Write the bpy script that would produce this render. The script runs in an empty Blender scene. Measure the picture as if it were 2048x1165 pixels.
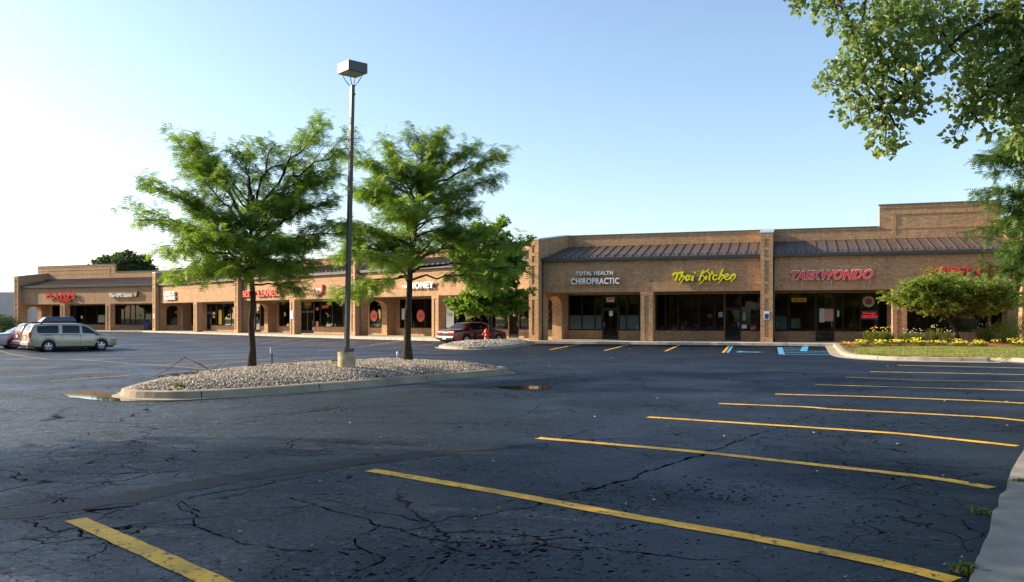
import bpy, bmesh, math, random
import numpy as np
from mathutils import Vector, Matrix, noise
R = math.radians
C = bpy.context.scene.collection
sc = bpy.context.scene
# ---------------------------------------------------------------- camera, sky, sun, exposure
cam = bpy.data.cameras.new('camera'); cam.sensor_width = 36; cam.lens = 29.85
cam.shift_y = 0.0261; cam.clip_start = 0.1; cam.clip_end = 3000
co = bpy.data.objects.new('camera', cam); C.objects.link(co)
co.location = (0, 0, 1.68); co.rotation_euler = (R(90), 0, 0); sc.camera = co
SUN_AZ, SUN_EL = R(-77.2), R(23.5)            # azimuth clockwise from +Y
to_sun = Vector((math.sin(SUN_AZ)*math.cos(SUN_EL), math.cos(SUN_AZ)*math.cos(SUN_EL), math.sin(SUN_EL)))
w = bpy.data.worlds.new('World'); sc.world = w; w.use_nodes = True
nt = w.node_tree; bg = nt.nodes['Background']
sky = nt.nodes.new('ShaderNodeTexSky'); sky.sky_type = 'NISHITA'; sky.sun_disc = False
sky.sun_elevation = SUN_EL; sky.sun_rotation = SUN_AZ
sky.air_density = 1.0; sky.dust_density = 1.5; sky.ozone_density = 1.5; sky.altitude = 200
nt.links.new(sky.outputs[0], bg.inputs[0]); bg.inputs[1].default_value = 0.132
sl = bpy.data.lights.new('sun', 'SUN'); sl.energy = 5.0; sl.angle = R(0.5); sl.color = (1.0, 0.83, 0.60)
so = bpy.data.objects.new('sun', sl); C.objects.link(so); so.rotation_euler = to_sun.to_track_quat('Z', 'Y').to_euler()
so.location = to_sun*100
sc.view_settings.view_transform = 'Standard'; sc.view_settings.look = 'None'
sc.view_settings.exposure = 1.0; sc.view_settings.gamma = 1

# ---------------------------------------------------------------- helpers
def gz(x, y): return -0.36*math.exp(-((x+27)/14)**2-((y-50)/18)**2)
def tag(o, label=None, cat=None, group=None, kind=None):
    if label: o['label'] = label
    if cat: o['category'] = cat
    if group: o['group'] = group
    if kind: o['kind'] = kind
    return o
def wloc(p):
    v = Vector((0, 0, 0))
    while p: v = v + Vector(p.location); p = p.parent
    return v
class MB:
    def __init__(s): s.v = []; s.f = []; s.sm = []
    def add(s, vs, fs, smooth=False):
        n = len(s.v); s.v.extend([tuple(p) for p in vs])
        for f in fs: s.f.append(tuple(i+n for i in f)); s.sm.append(smooth)
    def hexa(s, b, t):   # bottom quad, top quad (same winding ccw from above)
        s.add(list(b)+list(t), [(3,2,1,0),(4,5,6,7),(0,1,5,4),(1,2,6,5),(2,3,7,6),(3,0,4,7)])
    def box(s, x0, x1, y0, y1, z0, z1):
        s.hexa([(x0,y0,z0),(x1,y0,z0),(x1,y1,z0),(x0,y1,z0)], [(x0,y0,z1),(x1,y0,z1),(x1,y1,z1),(x0,y1,z1)])
    def cbox(s, c, sz, rz=0):
        q = []
        for dz in (-.5, .5):
            for dx, dy in ((-.5,-.5),(.5,-.5),(.5,.5),(-.5,.5)):
                x, y = dx*sz[0], dy*sz[1]
                q.append((c[0]+x*math.cos(rz)-y*math.sin(rz), c[1]+x*math.sin(rz)+y*math.cos(rz), c[2]+dz*sz[2]))
        s.hexa(q[:4], q[4:])
    def tube(s, pts, rad, n=6, cap=True):
        pts = [Vector(p) for p in pts]; m = len(pts)
        if not hasattr(rad, '__len__'): rad = [rad]*m
        rings = []
        up = Vector((0.3, 0.9, 0.25)).normalized()
        for i, p in enumerate(pts):
            d = (pts[min(i+1, m-1)]-pts[max(i-1, 0)])
            d = d.normalized() if d.length > 1e-9 else Vector((0,0,1))
            a = d.cross(up)
            if a.length < 0.05: a = d.cross(Vector((1,0,0)))
            a.normalize(); b = d.cross(a)
            rings.append([p+(a*math.cos(2*math.pi*k/n)+b*math.sin(2*math.pi*k/n))*rad[i] for k in range(n)])
        vs = [q for r_ in rings for q in r_]; fs = []
        for i in range(m-1):
            for k in range(n):
                k2 = (k+1) % n
                fs.append((i*n+k, (i+1)*n+k, (i+1)*n+k2, i*n+k2))
        if cap: fs.append(tuple(range(n))); fs.append(tuple((m-1)*n+k for k in reversed(range(n))))
        s.add(vs, fs, True)
    def lathe(s, c, prof, n=16, axis='z', smooth=True):  # prof: list (r, h)
        vs = []; fs = []
        for r_, h in prof:
            for k in range(n):
                a = 2*math.pi*k/n; x, y = r_*math.cos(a), r_*math.sin(a)
                p = {'z': (x, y, h), 'y': (x, h, y), 'x': (h, x, y)}[axis]
                vs.append((c[0]+p[0], c[1]+p[1], c[2]+p[2]))
        m = len(prof)
        for i in range(m-1):
            for k in range(n):
                k2 = (k+1) % n; fs.append((i*n+k, i*n+k2, (i+1)*n+k2, (i+1)*n+k))
        fs.append(tuple(reversed(range(n)))); fs.append(tuple((m-1)*n+k for k in range(n)))
        s.add(vs, fs, smooth)
    def quad(s, a, b, c, d): s.add([a, b, c, d], [(0,1,2,3)])
    def build(s, name, mat, parent=None, uv=True, fixn=True, loc=None, rz=0):
        me = bpy.data.meshes.new(name); me.from_pydata(s.v, [], s.f)
        me.polygons.foreach_set('use_smooth', s.sm)
        o = bpy.data.objects.new(name, me); C.objects.link(o)
        if fixn:
            bm = bmesh.new(); bm.from_mesh(me); bmesh.ops.recalc_face_normals(bm, faces=bm.faces); bm.to_mesh(me); bm.free()
        if uv:
            u = me.uv_layers.new(name='UVMap')
            for p in me.polygons:
                n = p.normal
                for li in p.loop_indices:
                    q = me.vertices[me.loops[li].vertex_index].co
                    if abs(n.z) > .75: u.data[li].uv = (q.x, q.y)
                    else:
                        t = Vector((-n.y, n.x, 0)).normalized(); u.data[li].uv = (q.x*t.x+q.y*t.y, q.z)
        if mat:
            for m_ in (mat if isinstance(mat, (list, tuple)) else [mat]): me.materials.append(m_)
        if parent:
            o.parent = parent; off = wloc(parent)
            if loc is None: me.transform(Matrix.Translation(-off))
        if loc is not None: o.location = loc
        o.rotation_euler[2] = rz
        return o
def empty(name, loc=(0,0,0), rz=0, parent=None):
    o = bpy.data.objects.new(name, None); C.objects.link(o); o.location = loc; o.rotation_euler = (0,0,rz); o.parent = parent
    return o
def kids(o): return [c for c in bpy.data.objects if c.parent == o]
def copy_tree(o, parent=None):
    c = o.copy(); C.objects.link(c); c.parent = parent
    for ch in kids(o): copy_tree(ch, c)
    return c
def bevel(o, wd=.01, seg=2):
    m = o.modifiers.new('bevel', 'BEVEL'); m.width = wd; m.segments = seg; m.limit_method = 'ANGLE'; m.angle_limit = R(35); return o

# ---------------------------------------------------------------- materials
def N(nt, t, **k):
    n = nt.nodes.new(t)
    for a, b in k.items():
        if a == 'op': n.operation = b
        elif isinstance(a, str) and hasattr(n, a): setattr(n, a, b)
    return n
def mat(name, col=(.5,.5,.5), rough=.6, metal=0, spec=.5, var=0, vscale=6, bump=0, bscale=40, emis=None, alpha=None, coat=0):
    m = bpy.data.materials.new(name); m.use_nodes = True; t = m.node_tree; b = t.nodes['Principled BSDF']
    b.inputs['Base Color'].default_value = (*col, 1); b.inputs['Roughness'].default_value = rough
    b.inputs['Metallic'].default_value = metal; b.inputs['Specular IOR Level'].default_value = spec
    if coat: b.inputs['Coat Weight'].default_value = coat; b.inputs['Coat Roughness'].default_value = .05
    if emis: b.inputs['Emission Color'].default_value = (*emis[:3], 1); b.inputs['Emission Strength'].default_value = emis[3]
    tc = N(t, 'ShaderNodeTexCoord')
    if var:
        n = N(t, 'ShaderNodeTexNoise'); n.inputs['Scale'].default_value = vscale; n.inputs['Detail'].default_value = 6
        t.links.new(tc.outputs['Object'], n.inputs['Vector'])
        r = N(t, 'ShaderNodeMapRange'); r.inputs['From Min'].default_value = .3; r.inputs['From Max'].default_value = .7
        r.inputs['To Min'].default_value = 1-var; r.inputs['To Max'].default_value = 1+var
        t.links.new(n.outputs[0], r.inputs[0])
        h = N(t, 'ShaderNodeHueSaturation'); h.inputs['Color'].default_value = (*col, 1); t.links.new(r.outputs[0], h.inputs['Value'])
        t.links.new(h.outputs[0], b.inputs['Base Color'])
    if bump:
        n = N(t, 'ShaderNodeTexNoise'); n.inputs['Scale'].default_value = bscale; n.inputs['Detail'].default_value = 5
        t.links.new(tc.outputs['Object'], n.inputs['Vector'])
        bp = N(t, 'ShaderNodeBump'); bp.inputs['Strength'].default_value = bump; bp.inputs['Distance'].default_value = .02
        t.links.new(n.outputs[0], bp.inputs['Height']); t.links.new(bp.outputs[0], b.inputs['Normal'])
    return m
def ramp(t, src, pts):
    r = N(t, 'ShaderNodeValToRGB'); e = r.color_ramp.elements
    while len(e) < len(pts): e.new(.5)
    for i, (p, c) in enumerate(pts):
        e[i].position = p; e[i].color = (*c, 1) if hasattr(c, '__len__') else (c, c, c, 1)
    t.links.new(src, r.inputs[0]); return r.outputs[0]
def noise_n(t, vec, scale, detail=5, rough=.5, dist=0):
    n = N(t, 'ShaderNodeTexNoise'); n.inputs['Scale'].default_value = scale; n.inputs['Detail'].default_value = detail
    n.inputs['Roughness'].default_value = rough; n.inputs['Distortion'].default_value = dist
    t.links.new(vec, n.inputs['Vector']); return n.outputs[0]
def mixc(t, fac, a, b, mode='MIX'):
    m = N(t, 'ShaderNodeMixRGB'); m.blend_type = mode
    for i, v in ((0, fac), (1, a), (2, b)):
        if hasattr(v, 'is_linked') or isinstance(v, bpy.types.NodeSocket): t.links.new(v, m.inputs[i])
        else: m.inputs[i].default_value = (v if i == 0 else (*v, 1))
    return m.outputs[0]
def math_n(t, op, a, b=None):
    m = N(t, 'ShaderNodeMath'); m.operation = op
    for i, v in ((0, a), (1, b)):
        if v is None: continue
        if isinstance(v, bpy.types.NodeSocket): t.links.new(v, m.inputs[i])
        else: m.inputs[i].default_value = v
    return m.outputs[0]

def brick_mat(name, soldier=False, c1=(.60,.365,.195), c2=(.39,.23,.12), mort=(.24,.16,.10)):
    m = bpy.data.materials.new(name); m.use_nodes = True; t = m.node_tree; b = t.nodes['Principled BSDF']
    tc = N(t, 'ShaderNodeTexCoord'); mp = N(t, 'ShaderNodeMapping')
    t.links.new(tc.outputs['UV'], mp.inputs[0])
    if soldier: mp.inputs['Rotation'].default_value[2] = R(90)
    br = N(t, 'ShaderNodeTexBrick'); br.offset = 0 if soldier else .5
    t.links.new(mp.outputs[0], br.inputs['Vector'])
    br.inputs['Scale'].default_value = 1; br.inputs['Brick Width'].default_value = .23; br.inputs['Row Height'].default_value = .078
    br.inputs['Mortar Size'].default_value = .008; br.inputs['Mortar Smooth'].default_value = .2; br.inputs['Bias'].default_value = -.1
    br.inputs['Color1'].default_value = (*c1, 1); br.inputs['Color2'].default_value = (*c2, 1); br.inputs['Mortar'].default_value = (*mort, 1)
    n1 = noise_n(t, tc.outputs['Object'], .55, 6, .6); v1 = ramp(t, n1, [(.3, .88), (.7, 1.08)])
    n2 = noise_n(t, tc.outputs['UV'], 9, 4, .6); v2 = ramp(t, n2, [(.3, .82), (.7, 1.14)])
    c = mixc(t, 1, br.outputs[0], v1, 'MULTIPLY'); c = mixc(t, 1, c, v2, 'MULTIPLY')
    # rain streaks
    m2 = N(t, 'ShaderNodeMapping'); m2.inputs['Scale'].default_value = (2.5, .25, 1); t.links.new(tc.outputs['UV'], m2.inputs[0])
    n3 = noise_n(t, m2.outputs[0], 1.5, 5, .6); st = ramp(t, n3, [(.36, .8), (.5, 1.0)])
    c = mixc(t, .7, c, st, 'MULTIPLY')
    t.links.new(c, b.inputs['Base Color']); b.inputs['Roughness'].default_value = .85; b.inputs['Specular IOR Level'].default_value = .25
    bp = N(t, 'ShaderNodeBump'); bp.inputs['Strength'].default_value = .6; bp.inputs['Distance'].default_value = .012; bp.invert = True
    t.links.new(br.outputs['Fac'], bp.inputs['Height']); t.links.new(bp.outputs[0], b.inputs['Normal'])
    return m
M = {}
M['brick'] = brick_mat('brick'); M['soldier'] = brick_mat('brick_soldier', True)
def asphalt():
    m = bpy.data.materials.new('asphalt'); m.use_nodes = True; t = m.node_tree; b = t.nodes['Principled BSDF']
    tc = N(t, 'ShaderNodeTexCoord'); P = tc.outputs['Object']
    sep = N(t, 'ShaderNodeSeparateXYZ'); t.links.new(P, sep.inputs[0])
    # broad areas: old paler surface to the left, newer seal coat to the right
    nb = noise_n(t, P, .12, 5, .55, .6)
    gx = N(t, 'ShaderNodeMapRange'); gx.inputs['From Min'].default_value = -9; gx.inputs['From Max'].default_value = 3
    t.links.new(sep.outputs[0], gx.inputs[0])
    a = math_n(t, 'ADD', math_n(t, 'MULTIPLY', gx.outputs[0], .55), math_n(t, 'MULTIPLY', nb, .6))
    col = ramp(t, a, [(.25, (.054,.058,.067)), (.5, (.025,.029,.038)), (.8, (.0085,.0115,.0175))])
    fine = noise_n(t, P, 30, 6, .85)
    def grain(sc_, pts):
        v = N(t, 'ShaderNodeTexVoronoi'); v.inputs['Scale'].default_value = sc_; t.links.new(P, v.inputs['Vector'])
        s_ = N(t, 'ShaderNodeSeparateColor'); t.links.new(v.outputs['Color'], s_.inputs[0]); return s_.outputs[0], ramp(t, s_.outputs[0], pts)
    gr, gc = grain(34, [(0, .3), (.6, .7), (.86, 1.3), (1.0, 3.4)]); col = mixc(t, 1, col, gc, 'MULTIPLY')
    gr2, gc2 = grain(11, [(0, .75), (.7, 1.0), (1.0, 1.5)]); col = mixc(t, 1, col, gc2, 'MULTIPLY')
    # dark smooth bands along the drive lane
    ms = N(t, 'ShaderNodeMapping'); ms.inputs['Rotation'].default_value[2] = R(-42); ms.inputs['Scale'].default_value = (.06, .5, 1)
    t.links.new(P, ms.inputs[0]); nbnd = noise_n(t, ms.outputs[0], 1.2, 4, .5, .4)
    band = ramp(t, nbnd, [(.40, .62), (.47, 1.0), (.62, 1.0), (.7, 1.35)])
    col = mixc(t, .8, col, band, 'MULTIPLY')
    # cracks
    nd = N(t, 'ShaderNodeTexNoise'); nd.inputs['Scale'].default_value = 1.3; nd.inputs['Detail'].default_value = 6; t.links.new(P, nd.inputs['Vector'])
    dv = N(t, 'ShaderNodeVectorMath'); dv.operation = 'MULTIPLY_ADD'; t.links.new(nd.outputs['Color'], dv.inputs[0])
    dv.inputs[1].default_value = (.9, .9, 0); t.links.new(P, dv.inputs[2])
    def crack(sc_, w0, w1, mscale, lo, hi):
        v = N(t, 'ShaderNodeTexVoronoi'); v.feature = 'DISTANCE_TO_EDGE'; v.inputs['Scale'].default_value = sc_
        t.links.new(dv.outputs[0], v.inputs['Vector'])
        mk = ramp(t, noise_n(t, P, mscale, 3), [(lo, 0.0), (hi, 1.0)])
        ln = ramp(t, v.outputs['Distance'], [(w0, 1.0), (w1, 0.0)])
        return math_n(t, 'MULTIPLY', ln, mk)
    c1 = crack(.42, .0025, .007, .25, .40, .55)
    c2 = crack(1.7, .006, .018, .35, .46, .58)
    # ragged pits
    mpit = N(t, 'ShaderNodeMapping'); mpit.inputs['Scale'].default_value = (1, 1.6, 1); mpit.inputs['Rotation'].default_value[2] = R(20); t.links.new(P, mpit.inputs[0])
    pit = ramp(t, noise_n(t, mpit.outputs[0], 8, 8, .8, .8), [(.385, 1.0), (.43, 0.0)])
    pm = ramp(t, noise_n(t, P, .5, 3), [(.40, .25), (.60, 1.0)])
    pit = math_n(t, 'MULTIPLY', pit, pm)
    cr = math_n(t, 'MAXIMUM', math_n(t, 'MAXIMUM', c1, c2), pit)
    col = mixc(t, cr, col, (.006,.006,.006))
    t.links.new(col, b.inputs['Base Color'])
    rg = ramp(t, noise_n(t, P, .35, 5, .6, .5), [(.35, .42), (.65, .68)])
    rg = math_n(t, 'MAXIMUM', rg, math_n(t, 'MULTIPLY', cr, .95))
    t.links.new(rg, b.inputs['Roughness']); t.links.new(math_n(t, 'MULTIPLY', math_n(t, 'SUBTRACT', 1.0, cr), .34), b.inputs['Specular IOR Level']); b.inputs['Specular Tint'].default_value = (.30,.60,1,1)
    hb = math_n(t, 'SUBTRACT', math_n(t, 'ADD', math_n(t, 'MULTIPLY', fine, .5), math_n(t, 'MULTIPLY', gr, .35)), math_n(t, 'MULTIPLY', cr, 1.0))
    hb = math_n(t, 'ADD', hb, math_n(t, 'MULTIPLY', noise_n(t, P, 14, 5, .65), .7))
    bp = N(t, 'ShaderNodeBump'); bp.inputs['Strength'].default_value = .55; bp.inputs['Distance'].default_value = .02
    t.links.new(hb, bp.inputs['Height']); t.links.new(bp.outputs[0], b.inputs['Normal'])
    return m
M['asphalt'] = asphalt()
def paint(name, col, wear, dirt=(.05,.05,.055)):
    m = bpy.data.materials.new(name); m.use_nodes = True; t = m.node_tree; b = t.nodes['Principled BSDF']
    tc = N(t, 'ShaderNodeTexCoord'); P = tc.outputs['Object']
    n = noise_n(t, P, 11, 6, .7, .6); f = ramp(t, n, [(wear-.06, 1.0), (wear+.02, 0.0)])
    n2 = noise_n(t, P, 2.2, 4); c = mixc(t, 1, col, ramp(t, n2, [(.3, .6), (.65, 1.1)]), 'MULTIPLY')
    n3 = noise_n(t, P, 120, 2); c = mixc(t, 1, c, ramp(t, n3, [(.35, .8), (.65, 1.1)]), 'MULTIPLY')
    t.links.new(mixc(t, f, c, dirt), b.inputs['Base Color']); b.inputs['Roughness'].default_value = .6
    bp = N(t, 'ShaderNodeBump'); bp.inputs['Strength'].default_value = .5; bp.inputs['Distance'].default_value = .015
    t.links.new(noise_n(t, P, 25, 5, .7), bp.inputs['Height']); t.links.new(bp.outputs[0], b.inputs['Normal'])
    return m
M['yellow'] = paint('yellow_paint', (.86,.47,.008), .425)
M['yellow_old'] = paint('faded_yellow_paint', (.52,.33,.10), .47, (.07,.07,.072))
M['blue_paint'] = paint('blue_paint', (.10,.42,.72), .36)
M['concrete'] = mat('concrete', (.50,.44,.35), .85, var=.22, vscale=2.5, bump=.35, bscale=45, spec=.25)
M['curb'] = mat('curb_concrete', (.35,.295,.22), .85, var=.25, vscale=1.8, bump=.4, bscale=30, spec=.25)
M['walk'] = mat('walk_concrete', (.24,.225,.195), .85, var=.25, vscale=3, bump=.5, bscale=60, spec=.3)
M['joint'] = mat('joint_dark', (.05,.045,.04), .9)
M['roof'] = mat('brown_metal_roof', (.095,.070,.058), .5, metal=.1, var=.12, vscale=.8, spec=.4)
M['gutter'] = mat('dark_gutter', (.09,.085,.085), .4, metal=.3)
M['coping'] = mat('coping_metal', (.14,.15,.165), .35, metal=.6)
M['cap'] = mat('wing_cap_metal', (.62,.66,.70), .35, metal=.6)
M['soffit'] = mat('soffit', (.20,.12,.08), .8)
M['frame'] = mat('bronze_frame', (.028,.022,.018), .4, metal=.4)
M['dark'] = mat('interior_dark', (.035,.035,.035), .9)
M['floor_in'] = mat('interior_floor', (.10,.09,.08), .7)
def glass_mat(name, tint=.55):
    m = bpy.data.materials.new(name); m.use_nodes = True; t = m.node_tree
    for n in list(t.nodes): t.nodes.remove(n)
    o = N(t, 'ShaderNodeOutputMaterial'); tr = N(t, 'ShaderNodeBsdfTransparent'); tr.inputs[0].default_value = (tint, tint*1.02, tint, 1)
    g = N(t, 'ShaderNodeBsdfGlossy'); g.inputs['Roughness'].default_value = .015; g.inputs[0].default_value = (.85,.9,.88,1)
    fr = N(t, 'ShaderNodeFresnel'); fr.inputs[0].default_value = 1.5
    mx = N(t, 'ShaderNodeMixShader'); t.links.new(fr.outputs[0], mx.inputs[0]); t.links.new(tr.outputs[0], mx.inputs[1]); t.links.new(g.outputs[0], mx.inputs[2])
    tc = N(t, 'ShaderNodeTexCoord'); bp = N(t, 'ShaderNodeBump'); bp.inputs['Strength'].default_value = .03; bp.inputs['Distance'].default_value = .02
    t.links.new(noise_n(t, tc.outputs['Object'], .8, 2), bp.inputs['Height']); t.links.new(bp.outputs[0], g.inputs['Normal'])
    t.links.new(mx.outputs[0], o.inputs[0]); return m
M['glass'] = glass_mat('window_glass', .6)
M['carglass'] = mat('car_glass', (.008,.009,.011), .04, spec=.35)
def leaf_mat(name, c, c2, trans=.35, rough=.5):
    m = bpy.data.materials.new(name); m.use_nodes = True; t = m.node_tree; b = t.nodes['Principled BSDF']
    tc = N(t, 'ShaderNodeTexCoord'); n = noise_n(t, tc.outputs['Object'], 1.1, 5, .7)
    col = ramp(t, n, [(.35, c), (.65, c2)])
    n2 = noise_n(t, tc.outputs['Object'], 14, 2); col = mixc(t, 1, col, ramp(t, n2, [(.3, .65), (.7, 1.3)]), 'MULTIPLY')
    t.links.new(col, b.inputs['Base Color']); b.inputs['Roughness'].default_value = rough; b.inputs['Specular IOR Level'].default_value = .35
    tl = N(t, 'ShaderNodeBsdfTranslucent'); hs = N(t, 'ShaderNodeHueSaturation'); hs.inputs['Value'].default_value = 2.2; hs.inputs['Saturation'].default_value = 1.15; hs.inputs['Hue'].default_value = .485
    t.links.new(col, hs.inputs['Color']); t.links.new(hs.outputs[0], tl.inputs[0])
    mx = N(t, 'ShaderNodeMixShader'); mx.inputs[0].default_value = trans
    t.links.new(b.outputs[0], mx.inputs[1]); t.links.new(tl.outputs[0], mx.inputs[2]); t.links.new(mx.outputs[0], t.nodes['Material Output'].inputs[0])
    return m
M['locust'] = leaf_mat('locust_leaf', (.095,.18,.034), (.19,.29,.055), .42)
M['locust_dark'] = leaf_mat('locust_dark_leaf', (.045,.095,.02), (.095,.16,.035), .33)
M['poplar'] = leaf_mat('poplar_leaf', (.085,.15,.038), (.22,.29,.09), .34, .32)
M['crab'] = leaf_mat('crabapple_leaf', (.13,.20,.04), (.28,.34,.085), .40)
M['darkleaf'] = leaf_mat('dark_leaf', (.030,.062,.016), (.055,.095,.025), .2)
M['hedge'] = leaf_mat('hedge_leaf', (.085,.125,.020), (.14,.17,.03), .25)
M['bark'] = mat('bark', (.055,.042,.032), .95, var=.35, vscale=9, bump=1.0, bscale=22, spec=.1)
M['black'] = mat('black_rubber', (.015,.015,.016), .7)
M['chrome'] = mat('alloy', (.62,.62,.64), .28, metal=.85)
M['white'] = mat('white_plastic', (.80,.80,.78), .45)
M['red'] = mat('red_sign', (.70,.025,.02), .4)

# ---------------------------------------------------------------- ground
def sheet(name, x0, x1, y0, y1, step, mt, zf, kind='structure', parent=None):
    nx = int((x1-x0)/step); ny = int((y1-y0)/step); vs = []; fs = []
    for j in range(ny+1):
        for i in range(nx+1):
            x = x0+(x1-x0)*i/nx; y = y0+(y1-y0)*j/ny; vs.append((x, y, zf(x, y)))
    for j in range(ny):
        for i in range(nx): a = j*(nx+1)+i; fs.append((a, a+1, a+nx+2, a+nx+1))
    me = bpy.data.meshes.new(name); me.from_pydata(vs, [], fs); me.materials.append(mt)
    me.polygons.foreach_set('use_smooth', [True]*len(fs))
    o = bpy.data.objects.new(name, me); C.objects.link(o); o['kind'] = kind; return o
M['farground'] = mat('far_grass', (.07,.10,.03), .95, var=.3, vscale=.05)
ground = sheet('ground', -1500, 1500, -1500, 1500, 300, M['farground'], lambda x, y: -.6)
lot = sheet('parking_lot', -170, 90, -60, 190, 2.0, M['asphalt'], gz)
def strip(mb, pts, wd, dz=.004, jit=0, seg=.35, taper=False, seed=0):
    rnd = random.Random(seed); P_ = [Vector((p[0], p[1], 0)) for p in pts]; out = []
    for i in range(len(P_)-1):
        n = max(1, int((P_[i+1]-P_[i]).length/seg))
        for k in range(n): out.append(P_[i].lerp(P_[i+1], k/n))
    out.append(P_[-1])
    # smooth corners
    for _ in range(3): out = [out[0]]+[(out[i-1]+out[i]*2+out[i+1])/4 for i in range(1, len(out)-1)]+[out[-1]]
    vs = []
    for i, p in enumerate(out):
        d = (out[min(i+1, len(out)-1)]-out[max(i-1, 0)]).normalized(); nn = Vector((-d.y, d.x, 0))
        k = 1.0
        if taper: k = min(1, .15+4*min(i, len(out)-1-i)/len(out))
        a = p+nn*(wd/2*k+rnd.uniform(-jit, jit)); b = p-nn*(wd/2*k+rnd.uniform(-jit, jit))
        vs += [(a.x, a.y, gz(a.x, a.y)+dz), (b.x, b.y, gz(b.x, b.y)+dz)]
    mb.add(vs, [(2*i, 2*i+1, 2*i+3, 2*i+2) for i in range(len(out)-1)])
near = [[(-3.63,7.06),(-2.65,6.13),(-1.94,5.44),(-1.2,4.75)],
 [(-1.56,9.35),(-.12,8.17),(.92,7.24),(1.82,6.5),(2.53,5.83),(2.83,5.42)],
 [(.36,11.84),(2.35,10.6),(3.76,9.45),(4.43,8.89),(4.73,8.37)],
 [(2.29,14.34),(4.17,13.21),(5.62,12.3),(6.32,11.46),(6.61,11.1)],
 [(4.04,16.59),(5.59,15.94),(5.84,15.59),(7.28,14.78),(8.11,14.26),(8.49,13.52)],
 [(5.78,18.65),(7.61,18.06),(9.37,17.18),(10.52,16.3)],
 [(7.6,21.29),(9.38,20.52),(12.3,19.41)],[(9.4,23.97),(10.83,22.82),(14.01,22.11)],
 [(11.14,26.41),(15.72,24.81)],[(13.63,30.03),(17.72,27.97)],
 [(2.0,44.69),(4.36,54.41)],[(4.69,43.27),(7.25,52.85)],[(7.68,42.59),(10.23,51.88)],[(10.13,40.76),(13.1,51.2)]]
for i, l in enumerate(near):
    mb = MB(); strip(mb, l, .17 if i < 10 else .13, .005, .006, .12, seed=i); mb.build('parking_line', M['yellow'], lot, fixn=False)
old = [[(-19.59,45.33),(-18.38,45.74)],[(-15.72,36.37),(-13.83,40.25)],[(-13.1,34.03),(-11.94,37.82)],[(-12.75,30.35),(-12.23,32.58)],
 [(-10.95,29.18),(-10.12,36.86)],[(-9.33,31.46),(-8.1,35.07)],[(-20.25,61.3),(-19.63,65.7)],[(-17.84,58.73),(-17.67,67.35)],
 [(-13.38,53.99),(-12.37,61.32)],[(-11.06,51.1),(-10.31,55.4)],[(-26.23,66.25),(-26.32,73.22)],[(-15.62,56.87),(-15.36,64.49)],
 [(-11.38,59.72),(-9.81,65.13)],[(-9.07,50.15),(-8.0,62.16)],[(-6.97,48.63),(-5.12,54.7)],[(-9.12,54.8),(-8.02,64.75)],[(-12.47,63.4),(-12.29,68.38)],
 [(-23.55,43.65),(-21.44,47.65)],[(-17.11,28.37),(-16.02,29.9)],[(-17.37,30.3),(-14.66,32.57)],
 [(-19.86,38.01),(-14.59,32.42),(-9.17,27.14)],[(-31.14,51.64),(-21.03,38.43)],
 [(-18.0,25.6),(-15.6,28.6)],[(-14.2,24.4),(-12.6,26.9)],[(-12.3,22.6),(-11.2,24.9)],[(-20.8,33.5),(-17.6,36.8)]]
for i, l in enumerate(old):
    mb = MB(); strip(mb, l, .12, .005, .012, .2, seed=50+i); mb.build('parking_line', M['yellow_old'], lot, fixn=False)
# blue accessible markings
mb = MB()
for l, wd in (([(15.2,48.2),(12.41,39.08)], .26), ([(18.0,52.0),(14.62,42.58)], .34), ([(12.3,39.0),(15.0,38.2)], .28),
              ([(14.9,47.4),(16.2,47.0)], .4), ([(14.2,45.2),(15.6,44.8)], .4), ([(13.5,43.0),(16.2,42.1)], .28), ([(12.9,41.0),(16.0,40.0)], .26)):
    strip(mb, l, wd, .006, .01, .25)
mb.build('hatched_access_aisle', M['blue_paint'], lot, fixn=False)
mb = MB(); strip(mb, [(10.33,40.7),(13.3,51.15)], .13, .006, .01, .25); mb.build('blue_line', M['blue_paint'], lot, fixn=False)
mb = MB()     # wheelchair symbol
cx, cy = 11.55, 41.7
arc = lambda x, y, r_, a0, a1: [(x+r_*math.cos(R(a0+(a1-a0)*k/10)), y+r_*math.sin(R(a0+(a1-a0)*k/10))) for k in range(11)]
strip(mb, arc(cx, cy-.2, .5, 120, 400), .25, .006, 0, .1); strip(mb, [(cx-.12, cy+.75), (cx-.12, cy), (cx+.35, cy), (cx+.5, cy-.55), (cx+.68, cy-.5)], .24, .008, 0, .1)
strip(mb, arc(cx-.12, cy+1.0, .07, 0, 360), .14, .006, 0, .05); strip(mb, [(cx-.1, cy+.4), (cx+.3, cy+.4)], .1, .009, 0, .1)
mb.build('wheelchair_symbol', M['blue_paint'], lot, fixn=False)
# cracks as sunken tar-dark ragged strips
cr = [[(.31,7.95),(.86,8.34),(1.45,9.23),(2.31,10.41),(3.35,11.94),(4.11,13.03)],
 [(-3.89,6.45),(-3.41,6.54),(-3.04,6.76),(-2.57,6.89),(-2.23,6.5),(-1.67,6.11),(-1.1,6.15)],
 [(-2.57,6.89),(-2.7,7.33),(-3.06,7.84),(-2.81,8.17),(-2.37,8.67),(-1.9,9.6)],[(-2.33,8.17),(-1.7,7.53),(-1.07,6.89),(-.62,6.45),(-.22,5.89)],
 [(-1.07,6.89),(-1.2,6.4),(-.9,5.9),(-1.1,5.4)],[(-.62,6.45),(0,6.2),(.5,6.5)],[(4.11,13.03),(6.3,16.2),(9,20.5),(10.5,23.2)],[(-2.37,8.67),(-3.4,9.3),(-4.8,9.1)],
 [(-5.3,17.0),(-5.1,16.2),(-5.3,15.2)],[(-1.9,9.6),(-.8,10.3),(.6,11.6),(1.6,13.6)]]
mb = MB()
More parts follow.
